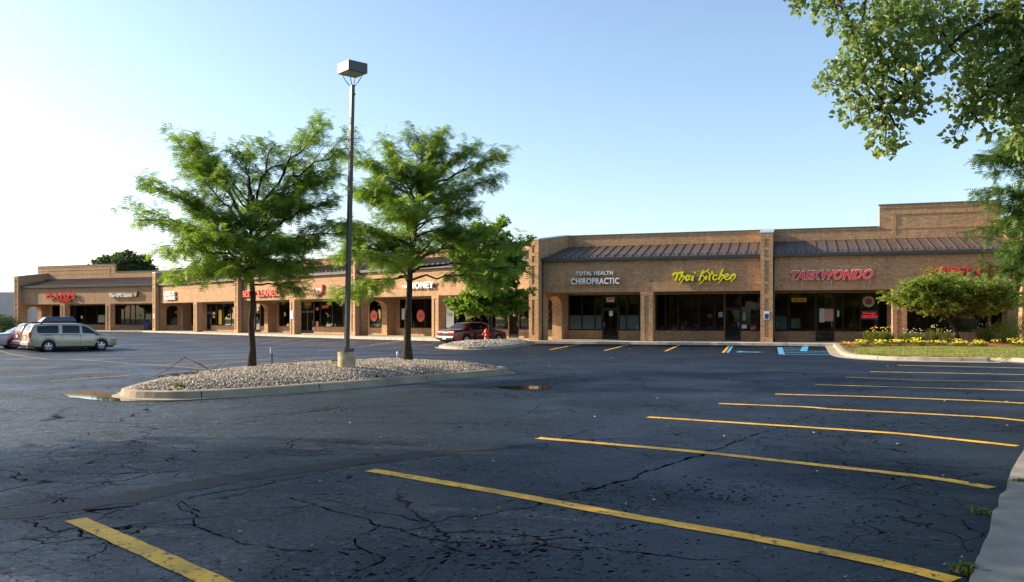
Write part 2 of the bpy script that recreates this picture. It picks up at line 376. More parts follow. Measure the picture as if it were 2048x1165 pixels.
for i, l in enumerate(cr):
    rnd = random.Random(i+7); q = []
    for a, b in zip(l[:-1], l[1:]):
        n = max(2, int(math.dist(a, b)/.12))
        for k in range(n): q.append((a[0]+(b[0]-a[0])*k/n+rnd.uniform(-.06, .06), a[1]+(b[1]-a[1])*k/n+rnd.uniform(-.06, .06)))
    strip(mb, q+[l[-1]], .010 if i else .02, .003 if i != 0 else .0035, .010 if i else .022, .06, True, i)
M['crack'] = mat('crack_dark', (.005,.005,.005), .95, spec=0)
mb.build('pavement_crack', M['crack'], lot, fixn=False)
M['patch'] = mat('asphalt_seal', (.011,.0115,.0135), .6, var=.4, vscale=3, bump=.6, bscale=30, spec=.2)
mb = MB(); strip(mb, [(-6.6,5.6),(-4.9,6.75),(-3.7,7.75),(-3.0,8.8),(-1.9,9.8),(-.8,10.7),(.3,11.2)], .42, .0025, .05, .12, True, 77); mb.build('sealed_patch', M['patch'], lot, fixn=False)
rnd = random.Random(88); mb = MB()
for k in range(6500):
    if k < 2600:
        cx_, cy_, sx_, sy_ = rnd.choice([(-.2,6.3,.55,.4),(-.2,6.3,.5,.3),(.35,6.0,.5,.3),(1.55,8.3,.6,.35),(1.9,8.1,.4,.3),(2.9,11.2,.5,1.1),(4.4,13.2,.6,1.0),(3.1,7.2,.7,.4),(.9,7.4,.4,.5),(-1.6,9.2,.8,.5),(5.3,13,.9,.5),(-1.2,5.6,.6,.4)])
        x, y = rnd.gauss(cx_, sx_), rnd.gauss(cy_, sy_)
    else: y = 4.8+13*rnd.random()**1.5; x = rnd.uniform(-.62, .5)*y
    if y < 4.5 or x > 2.2+(y-4.8)*.62: continue
    s_ = rnd.uniform(.003, .014)*(1+.03*y)*(2.0 if k < 2600 and rnd.random() < .3 else 1); a_ = rnd.gauss(.25, .5); e_ = rnd.uniform(.25, .6); z = gz(x, y)+.0022
    pp = []
    for j in range(6):
        t_ = j*math.pi/3; q_ = s_*rnd.uniform(.6, 1.4); u, v = q_*math.cos(t_), q_*e_*math.sin(t_); pp.append((x+u*math.cos(a_)-v*math.sin(a_), y+u*math.sin(a_)+v*math.cos(a_), z))
    mb.add(pp, [tuple(range(6))])
o = mb.build('chipped_sealer', M['crack'], lot, fixn=False)
# puddles
M['water'] = mat('puddle_water', (.035,.026,.018), .03, spec=.6)
def flat_poly(name, pts, z, mt, parent=None, kind=None):
    mb = MB(); mb.add([(p[0], p[1], z(p[0], p[1]) if callable(z) else z) for p in pts], [tuple(range(len(pts)))]); o = mb.build(name, mt, parent, fixn=False)
    if kind: o['kind'] = kind
    return o
def wob(pts, amp, n=5, seed=1):
    rnd = random.Random(seed); o = []
    for a, b in zip(pts, pts[1:]+pts[:1]):
        for k in range(n): o.append((a[0]+(b[0]-a[0])*k/n+rnd.uniform(-amp, amp), a[1]+(b[1]-a[1])*k/n+rnd.uniform(-amp, amp)))
    return o
flat_poly('puddle', wob([(-9.7,19.6),(-10.1,18.9),(-9.3,17.9),(-8.2,17.15),(-6.9,17.0),(-5.6,17.9),(-5.9,18.3),(-9.0,18.9)], .05), .007, M['water'], kind='structure')
flat_poly('puddle', wob([(-.45,20.7),(.87,20.9),(.95,20.3),(.7,19.85),(-.1,19.9)], .06, seed=3), .007, M['water'], kind='structure')
flat_poly('puddle', wob([(-9.5,33.6),(-9,34),(-16.5,33.8),(-17.5,33.4)], .1, seed=4), lambda x, y: gz(x, y)+.005, M['water'], kind='structure') if False else None

# ---------------------------------------------------------------- the shopping centre
SEC = {'P': ((-63.57,108.9), (.9205,-.3907), 23.4, 0, .188), 'D': ((-42.03,99.76), (.7157,-.6984), 60.8, -.188, -.2345), 'R': ((1.485,57.3), (.9515,-.3077), 29.35, .2345, 0)}
def pt(S, s, t, z):
    (ox, oy), a = SEC[S][0], SEC[S][1]; b = (-a[1], a[0]); return (ox+s*a[0]+t*b[0], oy+s*a[1]+t*b[1], z)
def fb(mb, S, s0, s1, t0, t1, z0, z1, m0=False, m1=False):   # box in a section's frame, optional mitred ends
    L, kS, kE = SEC[S][2:]
    f = lambda s, t, m, k: s+(k*t if m else 0)
    b = [(f(s0,t0,m0,kS),t0),(f(s1,t0,m1,kE),t0),(f(s1,t1,m1,kE),t1),(f(s0,t1,m0,kS),t1)]
    mb.hexa([pt(S, *q, z0) for q in b], [pt(S, *q, z1) for q in b])
B = empty('shopping_centre', (1.485, 57.3, 0))
tag(B, 'long low tan brick strip mall with arcade, brown metal canopy roof and three angled wings', 'building')
FZ0, FZ1 = 3.38, 5.62
def relief(mb, S, s, zt):      # raised border on a pier face
    zs = [(.15, .55), (2.35, 2.6), (3.25, 3.45), (4.75, 4.95), (5.35, 5.6), (zt-.45, zt)]
    for sg in (-1, 1): fb(mb, S, s+sg*.245-.13, s+sg*.245+.13, -.045, 0, .15, zt-.01)
    for z0, z1 in zs: fb(mb, S, s-.114, s+.114, -.043, 0, z0, z1-.012)
PIERS = {'P': [(0,1),(8.3,0),(16,0)], 'D': [(0,1),(10.6,0),(19.75,1),(30.3,0),(39.9,1),(50.6,0)], 'R': [(0,2),(7.6,0),(15.04,1),(22.6,0),(29.35,1)]}
for S in 'PDR':
    L, kS, kE = SEC[S][2:]
    mi0 = S != 'P'; mi1 = S != 'R'
    ex = .38 if S == 'P' else 0
    mb = MB(); fb(mb, S, -ex, L+(0 if mi1 else .38), .5, .85, FZ0, FZ1, mi0, mi1); mb.build('fascia_wall', M['brick'], B)
    mb = MB()
    fb(mb, S, 0, L, .482, .5, FZ0+.002, FZ0+.26, mi0, mi1); fb(mb, S, 0, L, .482, .5, 4.95, 5.2, mi0, mi1)
    mb.build('soldier_course', M['soldier'], B)
    # canopy roof
    mb = MB(); roofz = lambda t: 5.68+(t-.25)*(6.72-5.68)/3.95
    e = lambda t: (kS*t if mi0 else 0, L+(kE*t if mi1 else 0))
    q = [(e(.25)[0], .25), (e(.25)[1], .25), (e(4.2)[1], 4.2), (e(4.2)[0], 4.2)]
    mb.hexa([pt(S, s, t, roofz(t)-.06) for s, t in q], [pt(S, s, t, roofz(t)) for s, t in q])
    n = int(L/.61)
    for i in range(1, n+1):
        s = i*L/(n+1)
        if not (e(4.2)[0]+.05 < s < e(4.2)[1]-.05): continue
        for ds, w_ in ((0, .028),):
            qq = [(s-w_, .24), (s+w_, .24), (s+w_, 4.2), (s-w_, 4.2)]
            mb.hexa([pt(S, a, b, roofz(b)) for a, b in qq], [pt(S, a, b, roofz(b)+.055) for a, b in qq])
        for k in (.25,):
            fb(mb, S, s+L/(n+1)*.5-.05, s+L/(n+1)*.5+.05, .55, .62, roofz(.55), roofz(.55)+.10)
            fb(mb, S, s-.06, s+.06, .42, .5, roofz(.45), roofz(.45)+.13)
    mb.build('canopy_roof', M['roof'], B)
    mb = MB(); fb(mb, S, 0, L, .2, .49, 5.47, 5.65, mi0, mi1); fb(mb, S, 0, L, .17, .21, 5.60, 5.675, mi0, mi1)
    g_ = mb.build('gutter', M['gutter'], B)
    mb = MB(); fb(mb, S, 0, L, .851, 4.25, 3.40, 3.5, mi0, mi1); mb.build('arcade_ceiling', M['soffit'], B)
    # parapet
    top = {'P': 7.46, 'D': 7.41, 'R': 7.5}[S]
    mb = MB(); fb(mb, S, -1.5 if S == 'P' else 0, L+(.4 if S == 'R' else 0), 4.2, 4.5, 6.3, top, mi0, mi1)
    mc = MB(); hi = {'P': (-1.5, 12.4, 8.47), 'R': (21.9, 28.8, 8.89)}.get(S)
    ms = MB(); fb(ms, S, 0, L, 4.18, 4.2, 6.75, 6.98, mi0, mi1)
    if hi:
        fb(mb, S, hi[0], hi[1], 4.201, 4.499, top+.001, hi[2]); fb(mc, S, hi[0]-.05, hi[1]+.05, 4.14, 4.56, hi[2], hi[2]+.07)
        if S == 'P': fb(mc, S, hi[1]+.05, L, 4.14, 4.56, top, top+.07, False, mi1)
        else: fb(mc, S, 0, hi[0]-.05, 4.14, 4.56, top, top+.07, mi0); fb(mc, S, hi[1]+.05, L+.4, 4.14, 4.56, top, top+.07)
        a_, b_ = hi[0]+.75, hi[1]-.75
        fb(ms, S, a_, b_, 4.17, 4.2, hi[2]-.62, hi[2]-.38); fb(ms, S, hi[0], hi[1], 4.17, 4.2, hi[2]-.2, hi[2]-.003)
        for j in (a_, b_-.24): jm = MB(); fb(jm, S, j, j+.24, 4.172, 4.2, 6.99, hi[2]-.621); jm.build('brick_border', M['brick'], B)
    else: fb(mc, S, 0, L, 4.14, 4.56, top, top+.07, mi0, mi1)
    fb(ms, S, 0, L, 4.184, 4.2, top-.16, top-.004, mi0, mi1)
    mb.build('parapet_wall', M['brick'], B); mc.build('coping', M['coping'], B); ms.build('soldier_course', M['soldier'], B)
    # body behind
    dz = {'P': 0, 'D': .03, 'R': .06}[S]
    mb = MB(); fb(mb, S, 0 if S != 'P' else -1.4, L+(.4 if S == 'R' else 0), 4.5, 24, 3.62+dz, 7.0-dz, False, False)
    fb(mb, S, 0 if S != 'P' else -1.4, L+(.4 if S == 'R' else 0), 9.5, 23.9, -.3, 3.62+dz, False, False)
    mb.build('rear_block', M['brick'], B)
    mb = MB(); fb(mb, S, 0, L, 4.25, 9.5, 3.5, 3.6, mi0, mi1)
    for s in {'P': (-.1, 11.5, 23), 'D': (.5, 10.4, 20.2, 33.8, 40.2, 46.5, 59.3), 'R': (1.0, 7.3, 15.1, 22.8, 29.4)}[S]: fb(mb, S, s-.08, s+.08, 4.36, 9.5, .13, 3.5)
    mb.build('shop_interior', M['dark'], B)
    # raised sidewalk with kerb
    mb = MB(); fb(mb, S, -3 if S == 'P' else 0, L+(6 if S == 'R' else 0), -1.5, 9.5, -.3, .15, mi0, mi1)
    o = mb.build('sidewalk', M['concrete']); o['kind'] = 'structure'
    mj = MB(); s = 1.0
    while s < L-.3: fb(mj, S, s-.012, s+.012, -1.503, 4.1, .02, .153); s += 1.9 if S != 'D' else 2.6
    mj.build('expansion_joint', M['joint'], o)
    # piers
    for s, k in PIERS[S]:
        if k == 0:
            mb = MB(); fb(mb, S, s-.39, s+.39, .02, .7, .15, FZ0); bo = mb.build('pier', M['brick'], B)
            mb = MB()
            for sg in (-1, 1): fb(mb, S, s+sg*.26-.13, s+sg*.26+.13, -.03, .02, .15, 3.1)
            fb(mb, S, s-.405, s+.405, -.035, .5, 3.1, 3.378); mb.build('pier_border', M['brick'], bo)
        else:
            # wing wall: polygon in (depth, z) with an arched walkway opening
            bd = {1: None, 2: (.515, .857)}[k]
            a = SEC[S][1]; bv = bd or (-a[1], a[0])
            O = pt(S, s, 0, 0); av = (bv[1], -bv[0])
            W = lambda u, t, z: (O[0]+av[0]*u+bv[0]*t, O[1]+av[1]*u+bv[1]*t, z)
            prof = [(0,.15),(1.3,.15),(1.3,2.55)]+[(2.3-1.0*math.cos(R(q*15)), 2.55+.62*math.sin(R(q*15))) for q in range(1, 12)]+[(3.3,2.55),(3.3,.15),(4.35,.15),(4.35,7.52),(0,6.93)]
            mb = MB(); n = len(prof)
            vs = [W(-.37, *p) for p in prof]+[W(.37, *p) for p in prof]
            mb.add(vs, [tuple(range(n)), tuple(range(2*n-1, n-1, -1))]+[(i, (i+1) % n, n+(i+1) % n, n+i) for i in range(n)])
            wo = mb.build('wing_wall', M['brick'], B)
            mb = MB(); q = [(-.42,-.06,6.94),(.42,-.06,6.94),(.42,4.4,7.56),(-.42,4.4,7.56)]
            mb.hexa([W(*p) for p in q], [W(p[0], p[1], p[2]+.07) for p in q]); mb.build('metal_cap', M['cap'], wo)
            mb = MB()
            def wb(u0, u1, t0, t1, z0, z1): mb.hexa([W(u0,t0,z0),W(u1,t0,z0),W(u1,t1,z0),W(u0,t1,z0)], [W(u0,t0,z1),W(u1,t0,z1),W(u1,t1,z1),W(u0,t1,z1)])
            for sg in (-1, 1): wb(sg*.245-.125, sg*.245+.125, -.05, 0, .15, 6.9)
            for z0, z1 in ((.15,.5),(2.9,3.15),(3.75,3.95),(5.2,5.4),(5.85,6.05),(6.55,6.9)): wb(-.119, .119, -.048, 0, z0, z1)
            mb.build('pier_border', M['brick'], wo)
            if S != 'P' or s > 0:
                mb = MB(); mb.tube([W(.43, .45, z) for z in (.2, 2, 4, 5.5)], .045, 6); mb.build('downspout', M['gutter'], wo)
# left end wall with arch is the first wing; storefronts
OPEN = {'P': [(1.17,2.8,[]),(4.5,10.9,[7.3,9.3]),(12.4,17.4,[14.0,15.0,15.85]),('d',17.42,18.7),(18.72,22.8,[20.5])],
 'D': [(.3,3.6,[1.9]),('d',4.6,5.68),(5.7,14.2,[7,8.7,10.4,12.2]),('d',15.8,16.9),(16.92,19.0,[]),(20.76,24.6,[22.8]),('dd',25.0,27.3),(27.32,33.6,[28.4,30.5,32.3]),(36.5,39.3,[38.15]),(40.9,46.2,[42.5,44.3,45.3]),(46.9,54.2,[48.3,50.4,52.4]),('d',54.3,55.35),(55.37,59.4,[56.45,57.8])],
 'R': [(1.32,3.79,[2.3,3.25]),('d',3.81,4.94),(4.96,7.2,[5.51,6.42]),(7.54,12.2,[8.25,9.13,10.5,11.55]),('d',12.23,13.27),(13.29,14.8,[14.35]),(15.4,18.02,[16.37]),('d',18.04,19.16),(19.18,22.35,[19.7,20.77,21.83]),(23.2,28.87,[24.67,26.2,27.6])]}
BH = .78; WT = 3.3
for S in 'PDR':
    L, kS, kE = SEC[S][2:]; s_prev = kS*4.2 if S != 'P' else -.3; wallm = MB()
    end = L+(kE*4.2 if S != 'R' else .3)
    for it in OPEN[S]:
        isd = isinstance(it[0], str); s0, s1 = (it[1], it[2]) if isd else (it[0], it[1])
        if s0-s_prev > .03: fb(wallm, S, s_prev, s0, 4.2, 4.42, .15, 3.4)
        fb(wallm, S, s0, s1, 4.2, 4.42, WT, 3.4)
        fr = MB(); gl = MB()
        if not isd:
            fb(wallm, S, s0, s1, 4.2, 4.42, .15, BH)
            ml = [s0+.03]+list(it[2])+[s1-.03]
            for m_ in ml: fb(fr, S, m_-.03, m_+.03, 4.24, 4.36, BH+.06, WT-.06)
            fb(fr, S, s0, s1, 4.235, 4.365, BH, BH+.06); fb(fr, S, s0, s1, 4.235, 4.365, WT-.06, WT)
            w_ = fr.build('storefront_window', M['frame'], B)
            for a, b in zip(ml[:-1], ml[1:]): gl.quad(pt(S,a+.03,4.3,BH+.06), pt(S,b-.03,4.3,BH+.06), pt(S,b-.03,4.3,WT-.06), pt(S,a+.03,4.3,WT-.06))
            gl.build('pane', M['glass'], w_, fixn=False)
        else:
            n = 2 if it[0] == 'dd' else 1; ws = (s1-s0)/n
            fb(fr, S, s0, s1, 4.235, 4.365, WT-.06, WT); fb(fr, S, s0, s1, 4.235, 4.365, 2.28, 2.36)
            for k in range(n):
                a, b = s0+k*ws, s0+(k+1)*ws
                fb(fr, S, a, a+.09, 4.24, 4.36, .16, WT-.06); fb(fr, S, b-.09, b, 4.24, 4.36, .16, WT-.06)
                fb(fr, S, a+.09, b-.09, 4.24, 4.36, .16, .42); fb(fr, S, a+.09, b-.09, 4.24, 4.36, 2.18, 2.28)
                gl.quad(pt(S,a+.09,4.3,.42), pt(S,b-.09,4.3,.42), pt(S,b-.09,4.3,2.18), pt(S,a+.09,4.3,2.18))
                gl.quad(pt(S,a+.09,4.3,2.36), pt(S,b-.09,4.3,2.36), pt(S,b-.09,4.3,WT-.06), pt(S,a+.09,4.3,WT-.06))
            w_ = fr.build('glass_door', M['frame'], B); gl.build('pane', M['glass'], w_, fixn=False)
            h_ = MB(); hs = s0+.14 if n == 1 and s0 < 6 and S == 'R' else s1-.14
            h_.tube([pt(S,hs,4.19,1.0), pt(S,hs,4.19,1.45)], .018, 6); h_.build('handle', M['chrome'], w_)
        s_prev = s1
    if end-s_prev > .03: fb(wallm, S, s_prev, end, 4.2, 4.42, .15, 3.4)
    wallm.build('storefront_wall', M['brick'], B)

# ---------------------------------------------------------------- signs
def stroke_text(body, size, ext, off=0, shear=0, sx=1, align='LEFT', space=1):
    cu = bpy.data.curves.new('t', 'FONT'); cu.body = body; cu.size = size; cu.extrude = ext; cu.offset = off; cu.shear = shear
    cu.align_x = align; cu.space_character = space; cu.resolution_u = 3
    o = bpy.data.objects.new('t', cu); C.objects.link(o)
    bpy.context.view_layer.update()
    me = bpy.data.meshes.new_from_object(o.evaluated_get(bpy.context.evaluated_depsgraph_get()))
    bpy.data.objects.remove(o); me.transform(Matrix.Diagonal((sx, 1, 1, 1))); return me
def place_text(name, S, s, t, z, me, mt, parent=None, fit=None):
    # text plane: x along section, y up, z towards the viewer
    a = SEC[S][1]; P0 = Vector(pt(S, s, t, z))
    if fit:
        xs = [v.co.x for v in me.vertices]; ys = [v.co.y for v in me.vertices]
        me.transform(Matrix.Translation((-min(xs), -min(ys), 0)))
        me.transform(Matrix.Diagonal((fit[0]/(max(xs)-min(xs)), fit[1]/(max(ys)-min(ys)), 1, 1)))
    me.transform(Matrix(((a[0], 0, a[1], 0), (a[1], 0, -a[0], 0), (0, 1, 0, 0), (0, 0, 0, 1))))
    me.materials.clear(); me.materials.append(mt)
    o = bpy.data.objects.new(name, me); C.objects.link(o)
    if parent: o.parent = parent; o.location = P0-wloc(parent)
    else: o.location = P0
    return o
def sign(S, s, z, lines, label, group=None):
    e = empty('shop_sign', pt(S, s, .5, z)); tag(e, label, 'sign', group)
    rc = MB()
    for (body, ds, dz, wd, ht, mt, kw) in lines:
        off = kw.get('off', .012)
        place_text('lettering', S, s+ds, .5-.20, z+dz, stroke_text(body, ht*1.35, .06, off*ht*.55, kw.get('sh', 0), 1, 'LEFT', 1.1), mt, e, (wd, ht))
        if kw.get('trim'): place_text('letter_trim', S, s+ds-.03, .5-.165, z+dz-.03, stroke_text(body, ht*1.35, .05, off*ht*.55+.028, kw.get('sh', 0), 1, 'LEFT', 1.1), kw['trim'], e, (wd+.06, ht+.06))
        fb(rc, S, s+ds+.05, s+ds+wd-.05, .36, .49, z+dz+ht*.25, z+dz+ht*.5)
    rc.build('raceway', M['raceway'], e)
    return e
M['raceway'] = mat('raceway', (.10,.075,.055), .6)
M['signwhite'] = mat('sign_white', (.92,.90,.86), .4); M['signyellow'] = mat('sign_yellow', (.85,.78,.02), .4)
M['signred'] = mat('sign_red', (.85,.03,.02), .35); M['orange'] = mat('sign_orange_red', (.72,.10,.05), .4); M['shieldblue'] = mat('sign_blue', (.03,.06,.35), .4)
sign('R', 2.5, 3.9, [('TOTAL HEALTH', .33, .6, 2.5, .26, M['signwhite'], {'off': .05}), ('CHIROPRACTIC', 0, 0, 3.25, .42, M['signwhite'], {'off': .06})],
     'white channel letter sign in two lines over the first bay right of the trees')
sign('R', 16.5, 4.02, [('TAEKWONDO', 0, 0, 4.65, .56, M['signred'], {'off': .05, 'sh': .35, 'trim': M['signwhite']})], 'slanted red capital letters outlined in white left of the small crabapple tree')
sign('R', 24.2, 4.15, [('GREAT CLIPS', 0, 0, 4.3, .5, M['signred'], {'off': .06})], 'red capital letters on the fascia half hidden behind the crabapple crown')
sign('P', 5.1, 4.1, [("PLATO'S", 0, 0, 5.0, .72, M['signred'], {'off': .05}), ('CLOSET', 2.1, -.47, 2.25, .36, M['signred'], {'off': .04})], 'large red two line letter sign on the far left bay')
sign('P', 15.8, 4.15, [('The UPS Store', 0, 0, 3.75, .48, M['signwhite'], {'off': .03})], 'white mixed case letters beside a small brown emblem on the far left wing')
e = empty('shield_emblem', pt('P', 20.1, .5, 4.5)); tag(e, 'small brown and gold shield shaped emblem beside white lettering', 'sign')
M['shbrown'] = mat('shield_brown', (.10,.05,.02), .5); M['shgold'] = mat('shield_gold', (.55,.36,.08), .5)
def shield(S, s, z, w_, h, t0, t1, mt, nm, par):
    pr = [(-w_, h), (w_, h), (w_, -h*.3), (w_*.5, -h*.8), (0, -h), (-w_*.5, -h*.8), (-w_, -h*.3)]; n = len(pr); mb = MB()
    mb.add([pt(S, s+p[0], t0, z+p[1]) for p in pr]+[pt(S, s+p[0], t1, z+p[1]) for p in pr], [tuple(range(n)), tuple(range(2*n-1, n-1, -1))]+[(i, (i+1) % n, n+(i+1) % n, n+i) for i in range(n)])
    return mb.build(nm, mt, par)
shield('P', 20.1, 4.5, .34, .38, .3, .48, M['shbrown'], 'shield', e); shield('P', 20.1, 4.42, .2, .22, .27, .299, M['shgold'], 'crest', e)
sign('D', 1.95, 3.72, [('ORECK', 0, .5, 3.0, .5, M['signwhite'], {'off': .06}), ('VACUUMS', .15, 0, 2.8, .42, M['signwhite'], {'off': .05})], 'stacked white two line letter sign left of the left island tree')
sign('D', 18.8+1.6, 3.75, [('BEST CLEANERS', 0, 0, 7.3, .66, M['orange'], {'off': .05, 'sh': 0})], 'long orange red letter sign crossed by the left tree trunk')
sign('D', 46.2, 3.95, [('THE', 0, .05, .85, .26, M['signwhite'], {'off': .05}), ('HONEY', 1.0, 0, 2.9, .52, M['signwhite'], {'off': .07})], 'white letter sign right behind the right island tree trunk')
e = empty('round_logo_sign', pt('D', 34.1, .5, 4.1)); tag(e, 'orange shield shaped logo sign with blue tail between the island trees', 'sign')
shield('D', 34.2, 4.18, .62, .46, .28, .48, M['orange'], 'shield', e); shield('D', 33.95, 3.72, .3, .16, .3, .47, M['shieldblue'], 'blue_tail', e)
mb = MB()
for k in range(3): fb(mb, 'D', 33.85+k*.28, 34.0+k*.28, .265, .279, 4.05, 4.35)
mb.build('lettering', M['signwhite'], e)
# brush script restaurant sign from hand drawn strokes: (x,y) in units, width
def brush(S, s, z, sc_, strokes, mt, e, nm):
    mb = MB()
    for st in strokes:
        pts, w0, w1 = st; P_ = [Vector((p[0], p[1], 0)) for p in pts]; q = []
        for i in range(len(P_)-1):
            for k in range(5):
                u = k/5; a, b, c_, d = P_[max(i-1, 0)], P_[i], P_[i+1], P_[min(i+2, len(P_)-1)]
                q.append(.5*((2*b)+(c_-a)*u+(2*a-5*b+4*c_-d)*u*u+(3*b-a-3*c_+d)*u**3))
        q.append(P_[-1]); n = len(q); L_ = []; R_ = []
        for i, p in enumerate(q):
            d = (q[min(i+1, n-1)]-q[max(i-1, 0)]).normalized(); nn = Vector((-d.y, d.x, 0)); wv = w0+(w1-w0)*i/(n-1)
            L_.append(p+nn*wv/2); R_.append(p-nn*wv/2)
        f3 = lambda p, t: pt(S, s+p.x*sc_, t, z+p.y*sc_)
        vs = [f3(p, .27) for p in L_]+[f3(p, .27) for p in R_]+[f3(p, .42) for p in L_]+[f3(p, .42) for p in R_]
        fs = []
        for i in range(n-1):
            fs += [(i, i+1, n+i+1, n+i), (i, 2*n+i, 2*n+i+1, i+1), (n+i, n+i+1, 3*n+i+1, 3*n+i), (2*n+i, 3*n+i, 3*n+i+1, 2*n+i+1)]
        fs += [(0, n, 3*n, 2*n), (n-1, 3*n-1, 4*n-1, 2*n-1)]
        mb.add(vs, fs)
    return mb.build(nm, mt, e)
e = empty('shop_sign', pt('R', 9.2, .5, 3.9)); tag(e, 'bright yellow brush script sign over the second bay', 'sign')
T = []   # units: px of the enlarged crop / 100, origin (100,430)
def stk(*pp, w0=.42, w1=.34): T.append(([((x-100)/100, (430-y)/100) for x, y in pp], w0, w1))
stk((120,270),(150,225),(210,225),(290,205)); stk((215,235),(195,300),(170,365), w0=.4, w1=.3)
stk((320,190),(270,280),(240,360), w0=.3); stk((255,315),(300,275),(335,290),(310,340),(245,425), w1=.1)
stk((435,265),(385,270),(360,320),(385,355),(425,300), w0=.3); stk((445,260),(420,310),(435,350), w1=.25)
stk((505,275),(480,320),(475,350),(505,345), w0=.38); stk((515,215),(540,215), w0=.32)
stk((680,170),(640,260),(600,365), w0=.25, w1=.34); stk((785,160),(710,205),(650,260),(690,290),(690,345),(610,430), w0=.2, w1=.12)
stk((740,275),(725,320),(730,350), w0=.36); stk((755,215),(780,212), w0=.3)
stk((845,190),(800,270),(785,345),(805,350), w0=.25); stk((780,245),(865,235), w0=.28)
stk((930,275),(880,270),(850,325),(885,355),(930,325), w0=.3, w1=.2)
stk((1035,155),(985,250),(950,350), w0=.22, w1=.34); stk((970,310),(1010,265),(1045,285),(1020,330),(945,415), w1=.1)
stk((1070,310),(1120,280),(1110,245),(1070,270),(1060,330),(1110,350),(1145,320), w0=.24, w1=.2)
stk((1170,265),(1155,350), w0=.32); stk((1165,300),(1220,255),(1245,280),(1225,330),(1160,395), w1=.1)
brush('R', 9.15, 3.82, 4.0/11.5, T, M['signyellow'], e, 'lettering')
mb = MB(); fb(mb, 'R', 9.5, 12.7, .40, .49, 4.08, 4.3); mb.build('raceway', M['raceway'], e)
mb = MB(); fb(mb, 'R', 10.62, 10.85, .3, .41, 4.08, 4.3); mb.build('junction_box', M['coping'], e)
# window papers, notices, displays
def poster(S, s, z, w_, h, mt, name, label, text=None, tm=None, t=4.285, cat='poster', tilt=0):
    mb = MB(); a = SEC[S][1]
    c, sn = math.cos(tilt), math.sin(tilt)
    def q(u, v, t_): return pt(S, s+u*c-v*sn, t_, z+u*sn+v*c)
    mb.hexa([q(-w_/2,-h/2,t), q(w_/2,-h/2,t), q(w_/2,-h/2,t+.008), q(-w_/2,-h/2,t+.008)], [q(-w_/2,h/2,t), q(w_/2,h/2,t), q(w_/2,h/2,t+.008), q(-w_/2,h/2,t+.008)])
    o = mb.build(name, mt); v0 = Vector(pt(S, s, t, z)); o.data.transform(Matrix.Translation(-v0)); o.location = v0
    tag(o, label, cat)
    for (body, du, dv, tw, th) in (text or []):
        place_text('print', S, s+du-tw/2, t-.006, z+dv-th/2, stroke_text(body, th, .001, .004), tm or M['ink'], o, (tw, th))
    return o
pm = lambda n, c: mat('paper_'+n, c, .6)
M['ink'] = mat('ink', (.04,.035,.05), .6); M['inkred'] = mat('ink_red', (.55,.03,.03), .6)
W_, Y_, PK, BL, GR = pm('white', (.75,.75,.72)), pm('yellow', (.75,.52,.05)), pm('pink', (.70,.38,.30)), pm('blue', (.20,.42,.50)), pm('grey', (.42,.50,.52))
To = 4.225
poster('R', 4.38, 2.95, .55, .32, W_, 'number_sign', 'white notice with red digits above the leftmost door of the right wing', [('2843', 0, .05, .42, .15)], M['inkred'], To, 'sign')
poster('R', 4.42, 1.98, .26, .36, W_, 'door_notice', 'small white paper on the door under the red digits', None, None, To, 'notice')
poster('R', 11.25, 1.82, .34, .26, pm('dark', (.03,.03,.03)), 'framed_picture', 'small framed black picture in the restaurant window', None, None, To, 'picture')
o = poster('R', 11.95, 1.9, .28, .34, BL, 'window_notice', 'pale blue paper in the restaurant window left of its door', None, None, To, 'notice')
poster('R', 13.5, 1.75, .15, .5, BL, 'hours_decal', 'narrow blue vertical decal right of the restaurant door', None, W_, To, 'decal')
poster('R', 13.5, 1.08, .3, .26, W_, 'window_notice', 'white square paper low right of the restaurant door', None, None, To, 'notice')
poster('R', 14.08, 1.0, .36, .24, pm('red', (.55,.10,.07)), 'tilted_sign', 'tilted red sign low in the glass left of the tall capped pier', None, W_, To, 'sign', .35)
mb = MB(); fb(mb, 'R', 14.62, 14.66, 4.19, 4.225, .8, 3.0); o = mb.build('window_pole', mat('pole_tan', (.45,.28,.12), .5)); v0 = Vector(pt('R', 14.64, 4.2, .8)); o.data.transform(Matrix.Translation(-v0)); o.location = v0; tag(o, 'thin tan vertical pole in the restaurant window beside the capped pier', 'pole')
poster('R', 17.0, 2.86, .95, .27, Y_, 'yellow_sign', 'small yellow sign with dark letters high in the martial arts window', [('You Can', 0, 0, .7, .16)], None, To, 'sign')
poster('R', 18.42, 1.83, .32, .9, pm('pale', (.62,.66,.66)), 'door_notice', 'tall pale notice on the left half of the martial arts door', None, None, To, 'notice')
poster('R', 18.85, 1.85, .56, .8, PK, 'pink_poster', 'pink poster with dark print on the martial arts door', None, None, To)
poster('R', 19.42, 1.95, .12, .4, W_, 'paper_strip', 'narrow bright white strip right of the martial arts door', None, None, To, 'paper')
e = poster('R', 21.3, 1.85, 1.12, .5, pm('black', (.01,.01,.015)), 'neon_sign', 'red neon window sign between blue bars right of the martial arts door', [("Chung's", 0, .11, .8, .18), ('TAEKWONDO', 0, -.1, .98, .2)], mat('neon_red', (.6,.03,.02), .4, emis=(1,.05,.03,.35)), To, 'sign')
mb = MB(); fb(mb, 'R', 20.78, 21.82, To-.01, To, 2.085, 2.105); fb(mb, 'R', 20.78, 21.82, To-.01, To, 1.585, 1.605); mb.build('neon_bar', mat('neon_blue', (.01,.02,.12), .4, emis=(.05,.1,1,.12)), e)
e = empty('round_emblem', pt('R', 21.25, 4.2, 2.72)); tag(e, 'round red and grey emblem high in the window above the neon sign', 'emblem')
